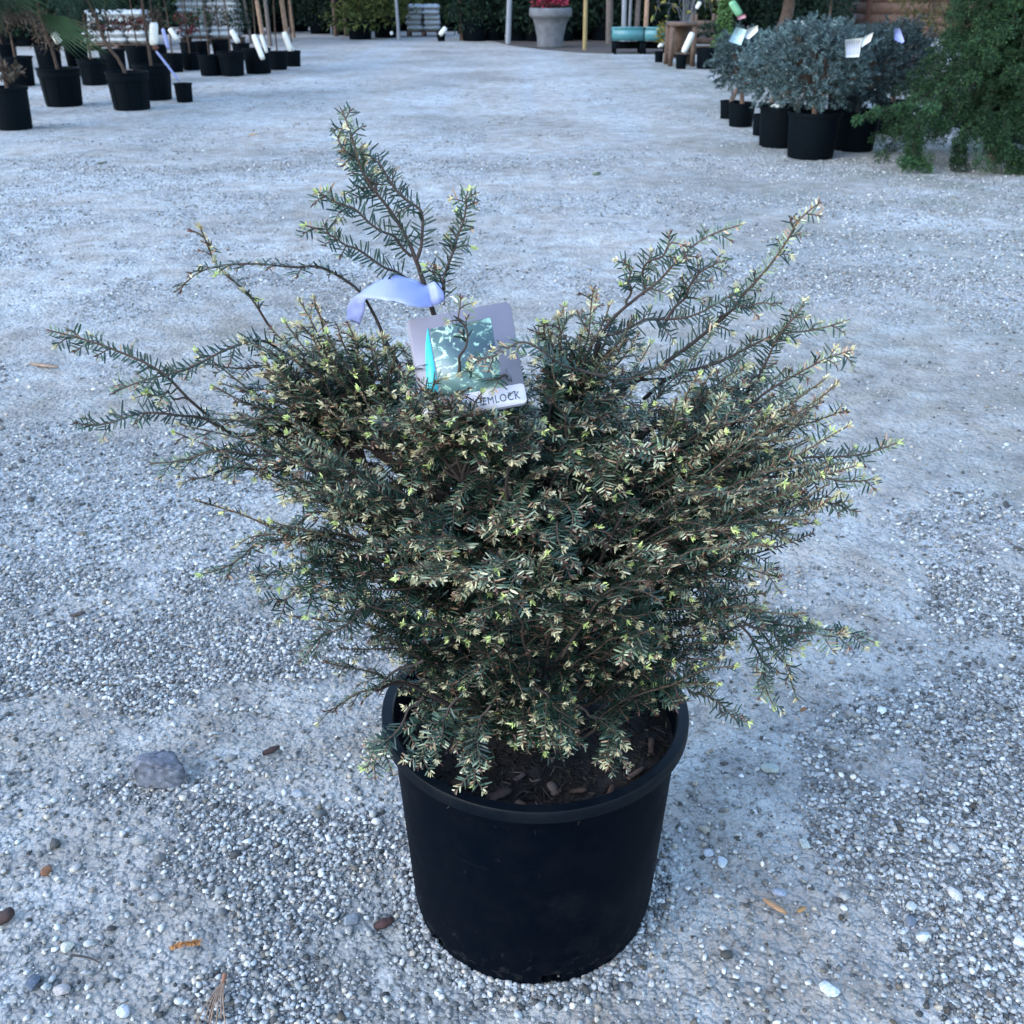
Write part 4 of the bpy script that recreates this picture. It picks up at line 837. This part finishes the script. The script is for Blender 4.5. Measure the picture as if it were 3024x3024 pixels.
# fan palm at the upper left corner
F = base_at(48, 386, 112)[0]; palm = empty('fan_palm', (F.x - 1.0, F.y + .9, 0), 'potted fan palm spreading green pleated fronds over the left pots', 'palm'); z = put_pot(palm, .26, 'plain')
mb = MB(); tube(mb, spline([(0, 0, z - .02), (.03, 0, .9), (.02, 0, 1.35)], 12), np.linspace(.06, .05, 12), 10, (.10, .075, .05)); mb.build('trunk', M_trunk, palm)
def frond(px0, py0, px1, py1, hw, Y0, Y1, col):
    a = at(px0, py0, Y0); b = at(px1, py1, Y1); org = palm.location; ax = (b - a); L = ax.length; ax.normalize(); sd = ax.cross(Vector((0, -.8, .6))).normalized(); up_ = sd.cross(ax); wd = hw * pxm(a); mb = MB()
    tube(mb, spline([(0.02, 0, 1.35), tuple((a - org) * .5 + Vector((0, 0, .9))), tuple(a - org)], 10), .008, 5, (.04, .055, .02)); V = []; F_ = []
    for k in range(19):
        f = (k - 9) / 9; e = a + ax * L * (1 - .35 * f * f) + sd * wd * f * 1.6; root_ = a + sd * wd * .12 * f
        m_ = (root_ + e) / 2 + sd * wd * .25 * f; q = sd * wd * .13; g_ = up_ * .012; e = e - Vector((0, 0, .02))
        i0 = len(V); q = q * .55; e = e + Vector((0, 0, rng.uniform(-.05, .02))); V += [tuple(root_ - org), tuple(m_ - q - org), tuple(m_ + g_ * 1.5 - org), tuple(m_ + q - org), tuple(e - org)]; F_ += [[i0, i0 + 1, i0 + 2], [i0, i0 + 2, i0 + 3], [i0 + 1, i0 + 4, i0 + 2], [i0 + 2, i0 + 4, i0 + 3]]
    mb.F = mb.F; mb.add(V, np.array(F_), np.array(col) * rng.uniform(.85, 1.15)); mb.build('frond', M_leaf2, palm)
yp = palm.location.y
frond(110, 40, 320, 160, 30, yp - .4, yp - 1.3, (.022, .048, .018)); frond(20, -30, 150, 20, 34, yp - .3, yp - .8, (.022, .045, .018)); frond(-30, -30, -20, 95, 34, yp - .5, yp - 1.1, (.024, .046, .02))
frond(140, -90, 230, 50, 36, yp, yp - .4, (.014, .034, .013)); frond(60, -80, 60, 40, 40, yp - .1, yp - .3, (.014, .032, .013)); frond(-60, -60, -120, 20, 50, yp, yp - .3, (.022, .045, .018)); frond(230, -80, 370, 25, 36, yp + .5, yp + .3, (.012, .028, .011))

# urn with red flowers
F = gr(1626, 143); s = pxm(F); u = empty('urn_planter', (F.x, F.y + .3, 0), 'flared grey concrete urn filled with red flowers at the far side', 'planter'); mb = MB(); k = s
lathe(mb, [(.01, 0), (37 * k, 0), (38 * k, 6 * k), (40 * k, 30 * k), (47 * k, 62 * k), (54 * k, 80 * k), (60 * k, 83 * k), (63 * k, 88 * k), (63 * k, 104 * k), (60 * k, 107 * k), (54 * k, 107 * k), (52 * k, 96 * k)], 40); mb.build('urn', M_conc, u, smooth=True)
mb = MB(); lathe(mb, [(.001, 98 * k), (53 * k, 97 * k)], 20, (.03, .022, .018)); mb.build('soil', M_trunk, u)
mb = MB(); blob(mb, (0, 0, 110 * k), (50 * k, 50 * k, 12 * k), 500, .07, .03, G_DARK); mb.build('foliage', M_leaf2, u)
mb = MB(); blob(mb, (-4 * k, 0, 120 * k), (46 * k, 46 * k, 13 * k), 700, .05, .035, [(.20, .015, .035), (.14, .012, .025), (.26, .03, .05)]); mb.build('flowers', M_leaf2, u)
mb = MB(); bed = [gr(*q) for q in ((1440, 118), (1500, 133), (1600, 146), (1720, 156), (1815, 158), (1960, 160), (1990, 120), (1700, 105), (1450, 108))]
mb.add([(p.x, p.y, .004) for p in bed], [list(range(len(bed)))]); tag(mb.build('soil_bed', m_flat('bark_mulch', (.05, .036, .028), .9, noise=.6, nscale=18, bump=.8)), kind='structure')

# teal trays on dark stands
for px, py, w, lab in ((1855, 160, 92, 'left teal tray of seedlings raised on a dark stand'), (1937, 160, 80, 'right teal tray of seedlings half behind the yellow-leaved twigs')):
    F = gr(px, py); s = pxm(F); W = w * s; t = empty('tray', (F.x, F.y + .25, 0), lab, 'tray', 'teal trays'); mb = MB(); zt = 38 * s
    for (c, sz) in (((0, 0, zt), (W, .5, .02)), ((0, -.24, zt + .10), (W, .02, .2)), ((0, .24, zt + .10), (W, .02, .2)), ((-W / 2 + .01, 0, zt + .1), (.02, .46, .2)), ((W / 2 - .01, 0, zt + .1), (.02, .46, .2)), ((0, 0, zt + .07), (.02, .46, .14)), ((0, -.255, zt + .2), (W * 1.03, .025, .02))): box(mb, c, sz)
    mb.build('tub', M_teal, t)
    mb = MB(); blob(mb, (0, 0, zt + .1), (W * .4, .2, .05), 160, .05, .02, G_MID); mb.build('seedlings', M_leaf2, t)
    for sx_ in (-.42, .42):
        for sy_ in (-.2, .2): mb = MB(); box(mb, (sx_ * W, sy_, zt / 2 - .006), (.05, .05, zt - .013)); mb.build('leg', M_potb, t)
    mb = MB(); box(mb, (0, .18, zt * .55), (W * .8, .02, .12)); mb.build('brace', M_potb, t)

# wooden stand, slatted crate and their neighbours
F = gr(2012, 196); s = pxm(F); t = empty('wooden_stand', (F.x, F.y + .28, 0), 'open-fronted brown timber stand behind the long slanting white tag', 'stand'); W, H = 76 * s, 112 * s
mb = MB(); box(mb, (0, 0, H), (W * 1.05, .58, .05)); mb.build('top', M_timber, t)
for sx_ in (-1, 1):
    for sy_ in (-1, 1): mb = MB(); box(mb, (sx_ * (W / 2 - .03), sy_ * .25, H / 2 - .014), (.07, .06, H - .028)); mb.build('leg', M_timber, t)
mb = MB(); box(mb, (0, .22, H * .55), (W * .8, .02, H * .8)); mb.build('back_panel', M_timber, t)
mb = MB(); box(mb, (0, 0, H * .28), (W * .84, .44, .03)); mb.build('shelf', M_timber, t)
F = gr(2085, 190); s = pxm(F); t = empty('slatted_crate', (F.x, F.y + .45, 0), 'brown slatted wooden crate standing right of the open-fronted stand', 'crate')
for k in range(8): mb = MB(); box(mb, (0, -.2 + .4 * (k % 2), .20 + .125 * (k // 2)), (64 * s, .02, .085)); mb.build('slat', M_timber, t)
for sx_ in (-1, 1):
    for sy_ in (-1, 1): mb = MB(); box(mb, (sx_ * 31 * s, sy_ * .175, .36), (.04, .028, .72)); mb.build('corner_post', M_timber, t)
mb = MB(); box(mb, (0, 0, .14), (60 * s, .38, .02)); mb.build('bottom', M_timber, t)
potted('small_pot', 2010, 204, 34, 'narrow dark pot standing in front of the timber stand', 'pot', 'plain', 1.35)
potted('potted_plant', 2087, 204, 70, 'wide dark pot in front of the slatted crate, left of the blue spruces', 'potted plant', 'plain', .95, crown=[(0, 0, .55, .14, .1, 240, .05, .02, G_DARK)])
potted('potted_plant', 1945, 184, 27, 'small dark pot of green plant with tags in front of the right teal tray', 'potted plant', 'plain', 1.3, crown=[(.03, 0, .42, .08, .16, 260, .06, .022, G_YEL)])
mb = MB(); F = gr(1967, 184); s = pxm(F); lathe(mb, [(.001, 0), (8 * s, 0), (10 * s, 24 * s), (9 * s, 24 * s), (7.5 * s, 3 * s), (.001, 3 * s)], 20); o = mb.build('cup', M_white, smooth=True); o.location = (F.x, F.y + .06, 0); tag(o, 'small white cup on the gravel beside the small dark pot', 'cup')
strip_tag(1962, 124, 1944, 140, 11, gr(1945, 184).y + .05, 'small white tag pinned above the small dark pot'); strip_tag(1956, 122 + 6, 1950, 138, 16, gr(1945, 184).y + .02, 'bluish white square tag hanging low by the timber stand')
strip_tag(2046, 96, 2018, 156, 21, gr(2012, 200).y - .1, 'long bluish white strip tag slanting across the open-fronted stand')
strip_tag(2068, 6, 2057, 26, 14, gr(2050, 200).y, 'small white tag hanging from the drooping branches above the stand')
t = strip_tag(2160, 4, 2186, 46, 28, gr(2140, 210).y, 'pale green hanging tag above the left blue spruce', m_flat('green_print', (.12, .27, .15), .5, noise=.2, nscale=30)); plate_px(t, 'lower_band', [(2176, 48), (2200, 42), (2203, 52), (2180, 59)], gr(2140, 210).y - .02, m_flat('pink_print', (.30, .14, .16), .5, noise=.1))
# yellow-leaved wispy shrub
F = gr(2030, 150); t = empty('yellow_shrub', (F.x, F.y + .4, 0), 'sparse shrub of thin drooping twigs and yellow leaves above the timber stand', 'shrub'); w_, l_ = MB(), MB()
for k in range(26):
    a = rng.uniform(-1, 1); hx = a * .75; top = rng.uniform(.7, 1.5); Q = spline([(0, 0, .02), (hx * .3, rng.uniform(-.1, .1), top * .9), (hx * .8, rng.uniform(-.3, .2), top), (hx * 1.1, rng.uniform(-.4, .2), top * .62)], 14); tube(w_, Q, np.linspace(.008, .003, 14), 4, (.12, .12, .13))
    m_ = rng.integers(3, 10); ii = rng.integers(7, 14, m_); blades(l_, Q[ii] + rng.normal(0, .04, (m_, 3)), rng.normal(size=(m_, 3)) + [0, 0, -.4], .11, .045, np.array(G_YEL)[rng.integers(0, 3, m_)] * 1.3)
w_.build('twigs', M_trunk, t); l_.build('leaves', M_leaf2, t)
# arborvitae, big back pots
def cone(name, px, py, wpx, h, cols, label, cat, n=1500, L=.08, W=.03, group=None):
    F = gr(px, py); r = wpx * pxm(F) / 2; t = empty(name, (F.x, F.y + r, 0), label, cat, group); mb = MB(); tube(mb, [(0, 0, -.02), (0, 0, h * .6), (0, 0, h * .95)], [.04, .03, .01], 7, TRK); mb.build('trunk', M_trunk, t); mb = MB()
    for k in range(7): zz = h * (.08 + .14 * k); blob(mb, (rng.normal(0, r * .12), rng.normal(0, r * .12), zz), (r * (1.05 - .13 * k), r * (1.05 - .13 * k), h * .11), n // 7, L, W, cols)
    mb.build('crown', M_leaf2, t); return t
cone('arborvitae', 2130, 196, 62, .95, [(.07, .13, .04), (.05, .10, .035)], 'bright green narrow conical conifer left of the blue spruces', 'conifer')
potted('potted_tree', 2280, 215, 104, 'wide dark pot with a gnarled brown trunk behind the blue spruces', 'potted tree', 'plain', 1.25, trunk=[(.1, 0, .15), (.14, 0, .5), (.10, 0, 1.2)], tr=.10, crown=[CR(.1, 1.9, rx=.8, n=900, c=G_DARK, L=.12)])
potted('potted_tree', 2432, 190, 98, 'dark pot with a thick raised rim behind the tallest blue spruce', 'potted tree', 'plain', 1.45, trunk=[(0, 0, .5), (0, 0, 1.2)], crown=[CR(0, 1.8, rx=.6, c=G_DARK, n=900)], tr=.025)

# blue spruces in pots
def spruce(px, py, wpx, cpx, cpy, rpx, rpy, label, kind='plain', hs=.98, dark=1.0, nt=300, dy=0):
    nt = int(nt * 1.5); rpy *= 1.12; P, R = base_at(px, py, wpx); t = empty('potted_blue_spruce', P, label, 'potted conifer', 'blue spruces in black pots'); z = put_pot(t, R, kind, hs)
    c = at(cpx, cpy, P.y + dy) - P; s = pxm(P); rx, rz_ = rpx * s, rpy * s
    mb = MB(); tube(mb, spline([(0, 0, z - .02), (c.x * .5, c.y * .5, (z + c.z) / 2), (c.x, c.y, c.z)], 10), np.linspace(.022, .012, 10), 8, (.12, .07, .05)); w_ = mb; nb_ = MB()
    d = nrm(rng.normal(size=(nt, 3)) + [0, 0, .25]); rr = .45 + .55 * rng.random(nt) ** .6; lump = 1 + .16 * np.sin(d[:, 0] * 7 + px) * np.sin(d[:, 1] * 6) + .1 * rng.normal(size=nt)
    for k in range(nt):
        D = d[k] * np.array([rx, rx * .9, rz_]); e = np.array(c) + D * rr[k] * lump[k]; dr = nrm(D / rx + np.array([0, 0, .25]) + rng.normal(0, .25, 3)); L = rng.uniform(.05, .10)
        if k % 5 == 0: tube(w_, [np.array(c) * [1, 1, .8] + D * .1, e], [.006, .003], 4, (.12, .08, .06), cap=False)
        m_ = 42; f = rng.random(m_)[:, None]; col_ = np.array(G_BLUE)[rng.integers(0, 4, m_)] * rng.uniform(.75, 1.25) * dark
        nd = nrm(dr * .55 + rng.normal(0, .6, (m_, 3))); blades(nb_, e + dr * f * L, nd, rng.uniform(.02, .032, m_), .0065, col_)
    w_.build('trunk', M_trunk, t); nb_.build('foliage', M_leaf2, t); return t, P
spruce(2186, 376, 80, 2190, 185, 74, 62, 'leftmost blue spruce in a black pot with a wide open tag on top', nt=260, dark=.85)
spruce(2152, 352, 60, 2225, 160, 60, 44, 'blue spruce mostly hidden behind the leftmost one, pot edge showing', dy=.2, nt=180)
spruce(2300, 440, 146 * .96, 2290, 205, 90, 74, 'low grey-blue spruce in the second black pot from the left, pale stone on its soil', dark=1.25)
spruce(2252, 402, 70, 2345, 142, 80, 44, 'blue spruce tucked behind the second pot with a small tag on top', dy=.3, nt=220, dark=.7)
spruce(2390, 473, 156, 2410, 195, 132, 88, 'largest roundest blue spruce in the frontmost black pot of the group', nt=560, dark=1.0)
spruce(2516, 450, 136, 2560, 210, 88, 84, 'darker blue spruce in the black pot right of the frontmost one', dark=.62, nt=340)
spruce(2625, 398, 110, 2640, 180, 90, 80, 'darkest blue spruce next to the weeping cypress with a leaning white tag', dark=.55, nt=380)
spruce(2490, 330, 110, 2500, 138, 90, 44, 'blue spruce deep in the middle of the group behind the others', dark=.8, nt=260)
def card2(pts_list, Y, label, mats, lines=0):
    t = empty('plant_tag', at(*pts_list[0][0], Y), label, 'tag')
    for pts, m in zip(pts_list, mats): o = plate_px(t, 'panel', pts, Y, m, .0015)
    if lines:
        a, b, c, d = [np.array(q, float) for q in pts_list[0]]
        for k in range(lines):
            f = (k + 1) / (lines + 1); p = a + (b - a) * f; q = d + (c - d) * f; w_ = np.array([1.3, 0]); p2 = p + (q - p) * .1; q2 = p + (q - p) * .88
            plate_px(t, 'printed_line', [tuple(p2 - w_), tuple(p2 + w_), tuple(q2 + w_), tuple(q2 - w_)], Y - .006, M_print, .001)
    return t
M_print = m_flat('printed_line_grey', (.30, .30, .40), .6); M_tagb = m_flat('tag_bluish', (.34, .46, .46), .45, noise=.25, nscale=25)
y1 = base_at(2186, 376, 80)[0].y
card2([[(2174, 80), (2205, 88), (2188, 134), (2152, 122)], [(2205, 88), (2238, 74), (2238, 92), (2212, 116), (2198, 112)]], y1 - .25, 'wide open folded bluish tag on top of the leftmost spruce', [M_tagb, M_white])
card2([[(2342, 61), (2376, 59), (2390, 87), (2364, 82)]], y1 + .2, 'small tilted white tag at the back of the blue spruces', [M_white])
y3 = base_at(2390, 473, 156)[0].y
card2([[(2496, 117), (2546, 112), (2537, 168), (2498, 170)], [(2546, 112), (2580, 95), (2570, 122), (2544, 140)]], y3 - .33, 'folded white text tag on the right side of the roundest spruce', [M_white, M_white], 6)
card2([[(2641, 82), (2658, 84), (2671, 122), (2664, 128), (2641, 118)]], y3 - .1, 'leaning lilac-white tag between the darkest spruce and the cypress', [M_lilac])
rock(2275, 298, 34, 'pale stone lying on the soil of the second spruce pot', (.7, .7, .66), 'stone', 'stone', .5, seed=44).location = base_at(2300, 440, 140)[0] + Vector((-.07, -.09, .30))

# weeping false cypress at the right
CY = gr(3010, 505); t = empty('weeping_cypress', (CY.x, CY.y + .45, 0), 'wide drooping dark green false cypress at the right edge of the yard', 'conifer'); org = np.array(t.location)
mb = MB(); tube(mb, spline([(0, 0, -.02), (.03, 0, .5), (.05, .02, 1.3), (.05, 0, 1.9)], 16), np.linspace(.05, .015, 16), 9, (.10, .07, .055)); fo = MB()
GC = np.array([(.012, .032, .014), (.019, .045, .018), (.008, .021, .010), (.026, .052, .018)])
def spray(c, r, n=130, br=1.0):          # one overlapping curled frond clump
    br = br * rng.uniform(.6, 1.45); d = nrm(rng.normal(size=(n, 3)) * [1, 1, .7] + [0, -.1, .35]); P = np.asarray(c) + d * r * rng.uniform(.5, 1, (n, 1)); D = d + [0, 0, -.35] + rng.normal(0, .5, (n, 3))
    blades(fo, P, D, rng.uniform(.012, .028, n), rng.uniform(.004, .008, n), GC[rng.integers(0, 4, n)] * rng.uniform(.75, 1.25, (n, 1)) * br, -.3)
def bough(pts, n, r, br=1.0):
    Q = spline(pts, n); tube(mb, Q, np.linspace(.009, .003, n), 5, (.02, .016, .012))
    for q in Q[1:]: spray(q + rng.normal(0, r * .35, 3), r * rng.uniform(.7, 1.15), 230, br)
yc = t.location.y
def cp(px, py, Y): return np.array(at(px, py, Y)) - org
for k in range(190):                     # tiers of boughs, wider towards the ground
    h = .15 + 1.75 * (k / 190) ** 1.05; a = k * 2.4; R = .88 * (1 - h / 1.95) + .06 + rng.uniform(-.10, .08)
    e = np.array([R * math.cos(a), R * .9 * math.sin(a), h - .12]); m_ = e * .55 + np.array([0, 0, .16 + h * .42 - .02]); m_[2] = h + .06
    bough([(0.03, 0, h + .02), m_, e], 8, .065)
bough([cp(2720, 330, yc - .3), cp(2640, 322, yc - .5), cp(2590, 335, yc - .55), cp(2537, 358, yc - .6)], 9, .035, 1.25)
bough([cp(2760, 330, yc - .4), cp(2700, 390, yc - .5), cp(2700, 450, yc - .5), cp(2712, 490, yc - .5)], 12, .07, 1.15)
bough([cp(2712, 470, yc - .5), cp(2690, 485, yc - .52), cp(2670, 486, yc - .55)], 5, .04, 1.8); bough([cp(2712, 470, yc - .5), cp(2735, 492, yc - .52)], 4, .04, 1.6)
bough([cp(2850, 400, yc - .4), cp(2830, 450, yc - .45), cp(2825, 492, yc - .45)], 8, .055, .8)
bough([cp(2900, 360, yc - .5), cp(2950, 430, yc - .6), cp(3000, 480, yc - .6), cp(3060, 520, yc - .6)], 16, .07, 1.1); bough([cp(2920, 380, yc - .55), cp(2960, 460, yc - .6), cp(3020, 500, yc - .6)], 10, .07, 1.0)
mb.build('branches', M_trunk, t); fo.build('foliage', M_leaf2, t)
F, R = base_at(3050, 440, 170); t = empty('navy_pot', F + Vector((.1, .2, 0)), 'glossy dark navy pot at the right edge behind the cypress', 'pot'); o = link(bpy.data.objects.new('pot', bpy.data.meshes.get(far_pot_mesh('plain')[0].name).copy()), t); o.data.materials[0] = M_potblue; o.scale = (R, R, R * 1.9)
F = gr(2775, 300); t = empty('olive_shrub', (F.x, F.y + .8, 0), 'tall olive-brown shrub between the wooden shed and the cypress', 'shrub'); mb = MB(); tube(mb, [(0, 0, -.02), (.05, 0, .8), (0, 0, 1.5)], [.03, .025, .01], 7, TRK); mb.build('trunk', M_trunk, t); mb = MB()
for k in range(9): blob(mb, (rng.normal(0, .12), rng.normal(0, .15), .25 + .17 * k), (.30, .3, .16), 330, .06, .02, G_OLIVE)
mb.build('crown', M_leaf2, t)

# wooden shed
F = gr(2548, 112); W = 3.2; t = empty('wooden_shed', (F.x + W / 2, F.y + 1.2, 0), 'brown boarded timber shed behind the blue spruces', 'shed'); mb = MB()
for k in range(9): box(mb, (0, -1.2, .13 + .25 * k), (W, .04, .243)); box(mb, (-W / 2 + .02, 0, .13 + .25 * k), (.04, 2.35, .243))
box(mb, (0, 1.2, 1.12), (W, .04, 2.2)); box(mb, (W / 2 - .02, 0, 1.12), (.04, 2.35, 2.2)); mb.build('wall', m_flat('shed_board', (.085, .042, .026), .75, noise=.3, nscale=9, bump=.3), t)
for x_ in (-W / 2 + .03, W / 2 - .03): mb = MB(); box(mb, (x_, -1.235, 1.13), (.12, .03, 2.26)); mb.build('corner_board', M_rust, t)
mb = MB(); mb.add([(-W / 2 - .2, -1.4, 2.25), (W / 2 + .2, -1.4, 2.25), (W / 2 + .2, 0, 2.8), (-W / 2 - .2, 0, 2.8), (-W / 2 - .2, 1.4, 2.25), (W / 2 + .2, 1.4, 2.25), (-W / 2 - .2, -1.4, 2.31), (W / 2 + .2, -1.4, 2.31), (W / 2 + .2, 0, 2.86), (-W / 2 - .2, 0, 2.86), (-W / 2 - .2, 1.4, 2.31), (W / 2 + .2, 1.4, 2.31)], [[0, 1, 2, 3], [3, 2, 5, 4], [6, 7, 8, 9], [9, 8, 11, 10], [0, 1, 7, 6], [4, 5, 11, 10]]); mb.build('roof', M_potb, t)

# rows of dark potted evergreens along the far side
ev = []
for v, cols in enumerate((G_DARK, G_DARK, [(.075, .085, .022), (.045, .06, .018)], [(.05, .08, .025), (.03, .05, .018)])):
    mb = MB(); 
    for k in range(9): zz = .42 + .27 * k; rr_ = .58 * (1 - (k / 10) ** 1.7) + .06; blob(mb, (rng.normal(0, .08), rng.normal(0, .08), zz), (rr_, rr_, .24), 420, .13, .045, cols)
    ev.append(mb.mesh('crown', M_leaf2))
mbt = MB(); tube(mbt, [(0, 0, .3), (0, 0, 1.4), (0, 0, 2.6)], [.04, .03, .01], 7, TRK); evt = mbt.mesh('trunk', M_trunk)
def evergreen(px, py, v, s, label, group, pw=.30):
    F = gr(px, py); t = empty('potted_evergreen', (F.x, F.y + .35, 0), label, 'potted evergreen', group, rng.uniform(0, 6)); put_pot(t, pw, 'plain', .9)
    for nm, me in (('trunk', evt), ('crown', ev[v])):
        o = link(bpy.data.objects.new(nm, me), t); o.scale = (s, s, s * rng.uniform(.9, 1.2))
def side_of(px):
    return 'behind the left pots' if px < 560 else ('behind the brown trunks' if px < 900 else ('behind the two timber posts' if px < 1120 else ('by the far white bags' if px < 1320 else ('left of the urn' if px < 1560 else ('right of the urn' if px < 1830 else ('behind the teal trays' if px < 2100 else 'behind the blue spruces'))))))
q = 0
for px in list(range(-60, 3100, 66)):
    if 1130 < px < 1330 or 530 < px < 690: continue
    py = 104 + 12 * math.sin(px * .013) if px < 1300 else (120 if px < 1830 else 116)
    py += rng.uniform(-4, 4)
    if px < 420: py = 138
    if px > 2500: continue
    v = 2 if 1060 < px < 1140 or 2060 < px < 2130 else int(rng.integers(0, 2))
    evergreen(px + rng.uniform(-12, 12), py, v, rng.uniform(.8, 1.05), 'dark evergreen in a black pot in the far row ' + side_of(px), 'far row of evergreens ' + side_of(px)); q += 1
for px, v in ((1100, 3), (1165, 2), (1215, 2), (1290, 3), (1340, 0)):
    evergreen(px, 92, v, 1.1, 'yellowish evergreen at the back near the whitish pole' if v == 2 else 'greener evergreen at the back near the far white bags', 'back evergreens near the far white bags')
# wood behind everything: one mass
mb = MB(); n = 16000; x = rng.uniform(-26, 26, n); z = 5.5 * rng.random(n) ** 1.4; y = 34 + (vnoise(x, z, .8, 51) - .5) * 2.4 + rng.uniform(0, .5, n)
cc = np.array(G_DARK + G_DARK + G_MID)[rng.integers(0, 9, n)] * rng.uniform(.5, 1.2, (n, 1)) * (.6 + .9 * vnoise(x, z, .5, 52))[:, None]
blades(mb, np.stack([x, y, z], 1), rng.normal(size=(n, 3)) + [0, -.5, 0], rng.uniform(.3, .6, n), rng.uniform(.14, .26, n), cc)
xs = np.linspace(-28, 28, 90); zs = np.linspace(-.1, 5.2, 14); XX, ZZ = np.meshgrid(xs, zs); YY = 34.5 + (vnoise(XX, ZZ, .8, 51) - .5) * 2.4
i = (np.arange(13)[:, None] * 90 + np.arange(89)[None]).ravel(); mb.add(np.stack([XX, YY, ZZ], -1).reshape(-1, 3), np.stack([i, i + 1, i + 91, i + 90], -1), (.015, .028, .018))
i0 = np.stack([XX, YY + 4, ZZ], -1).reshape(-1, 3); mb.add(i0, np.stack([i, i + 1, i + 91, i + 90], -1), (.015, .028, .018))
tag(mb.build('woods', M_leaf2), 'dark band of woodland closing off the far side of the yard', 'woods', kind='stuff')
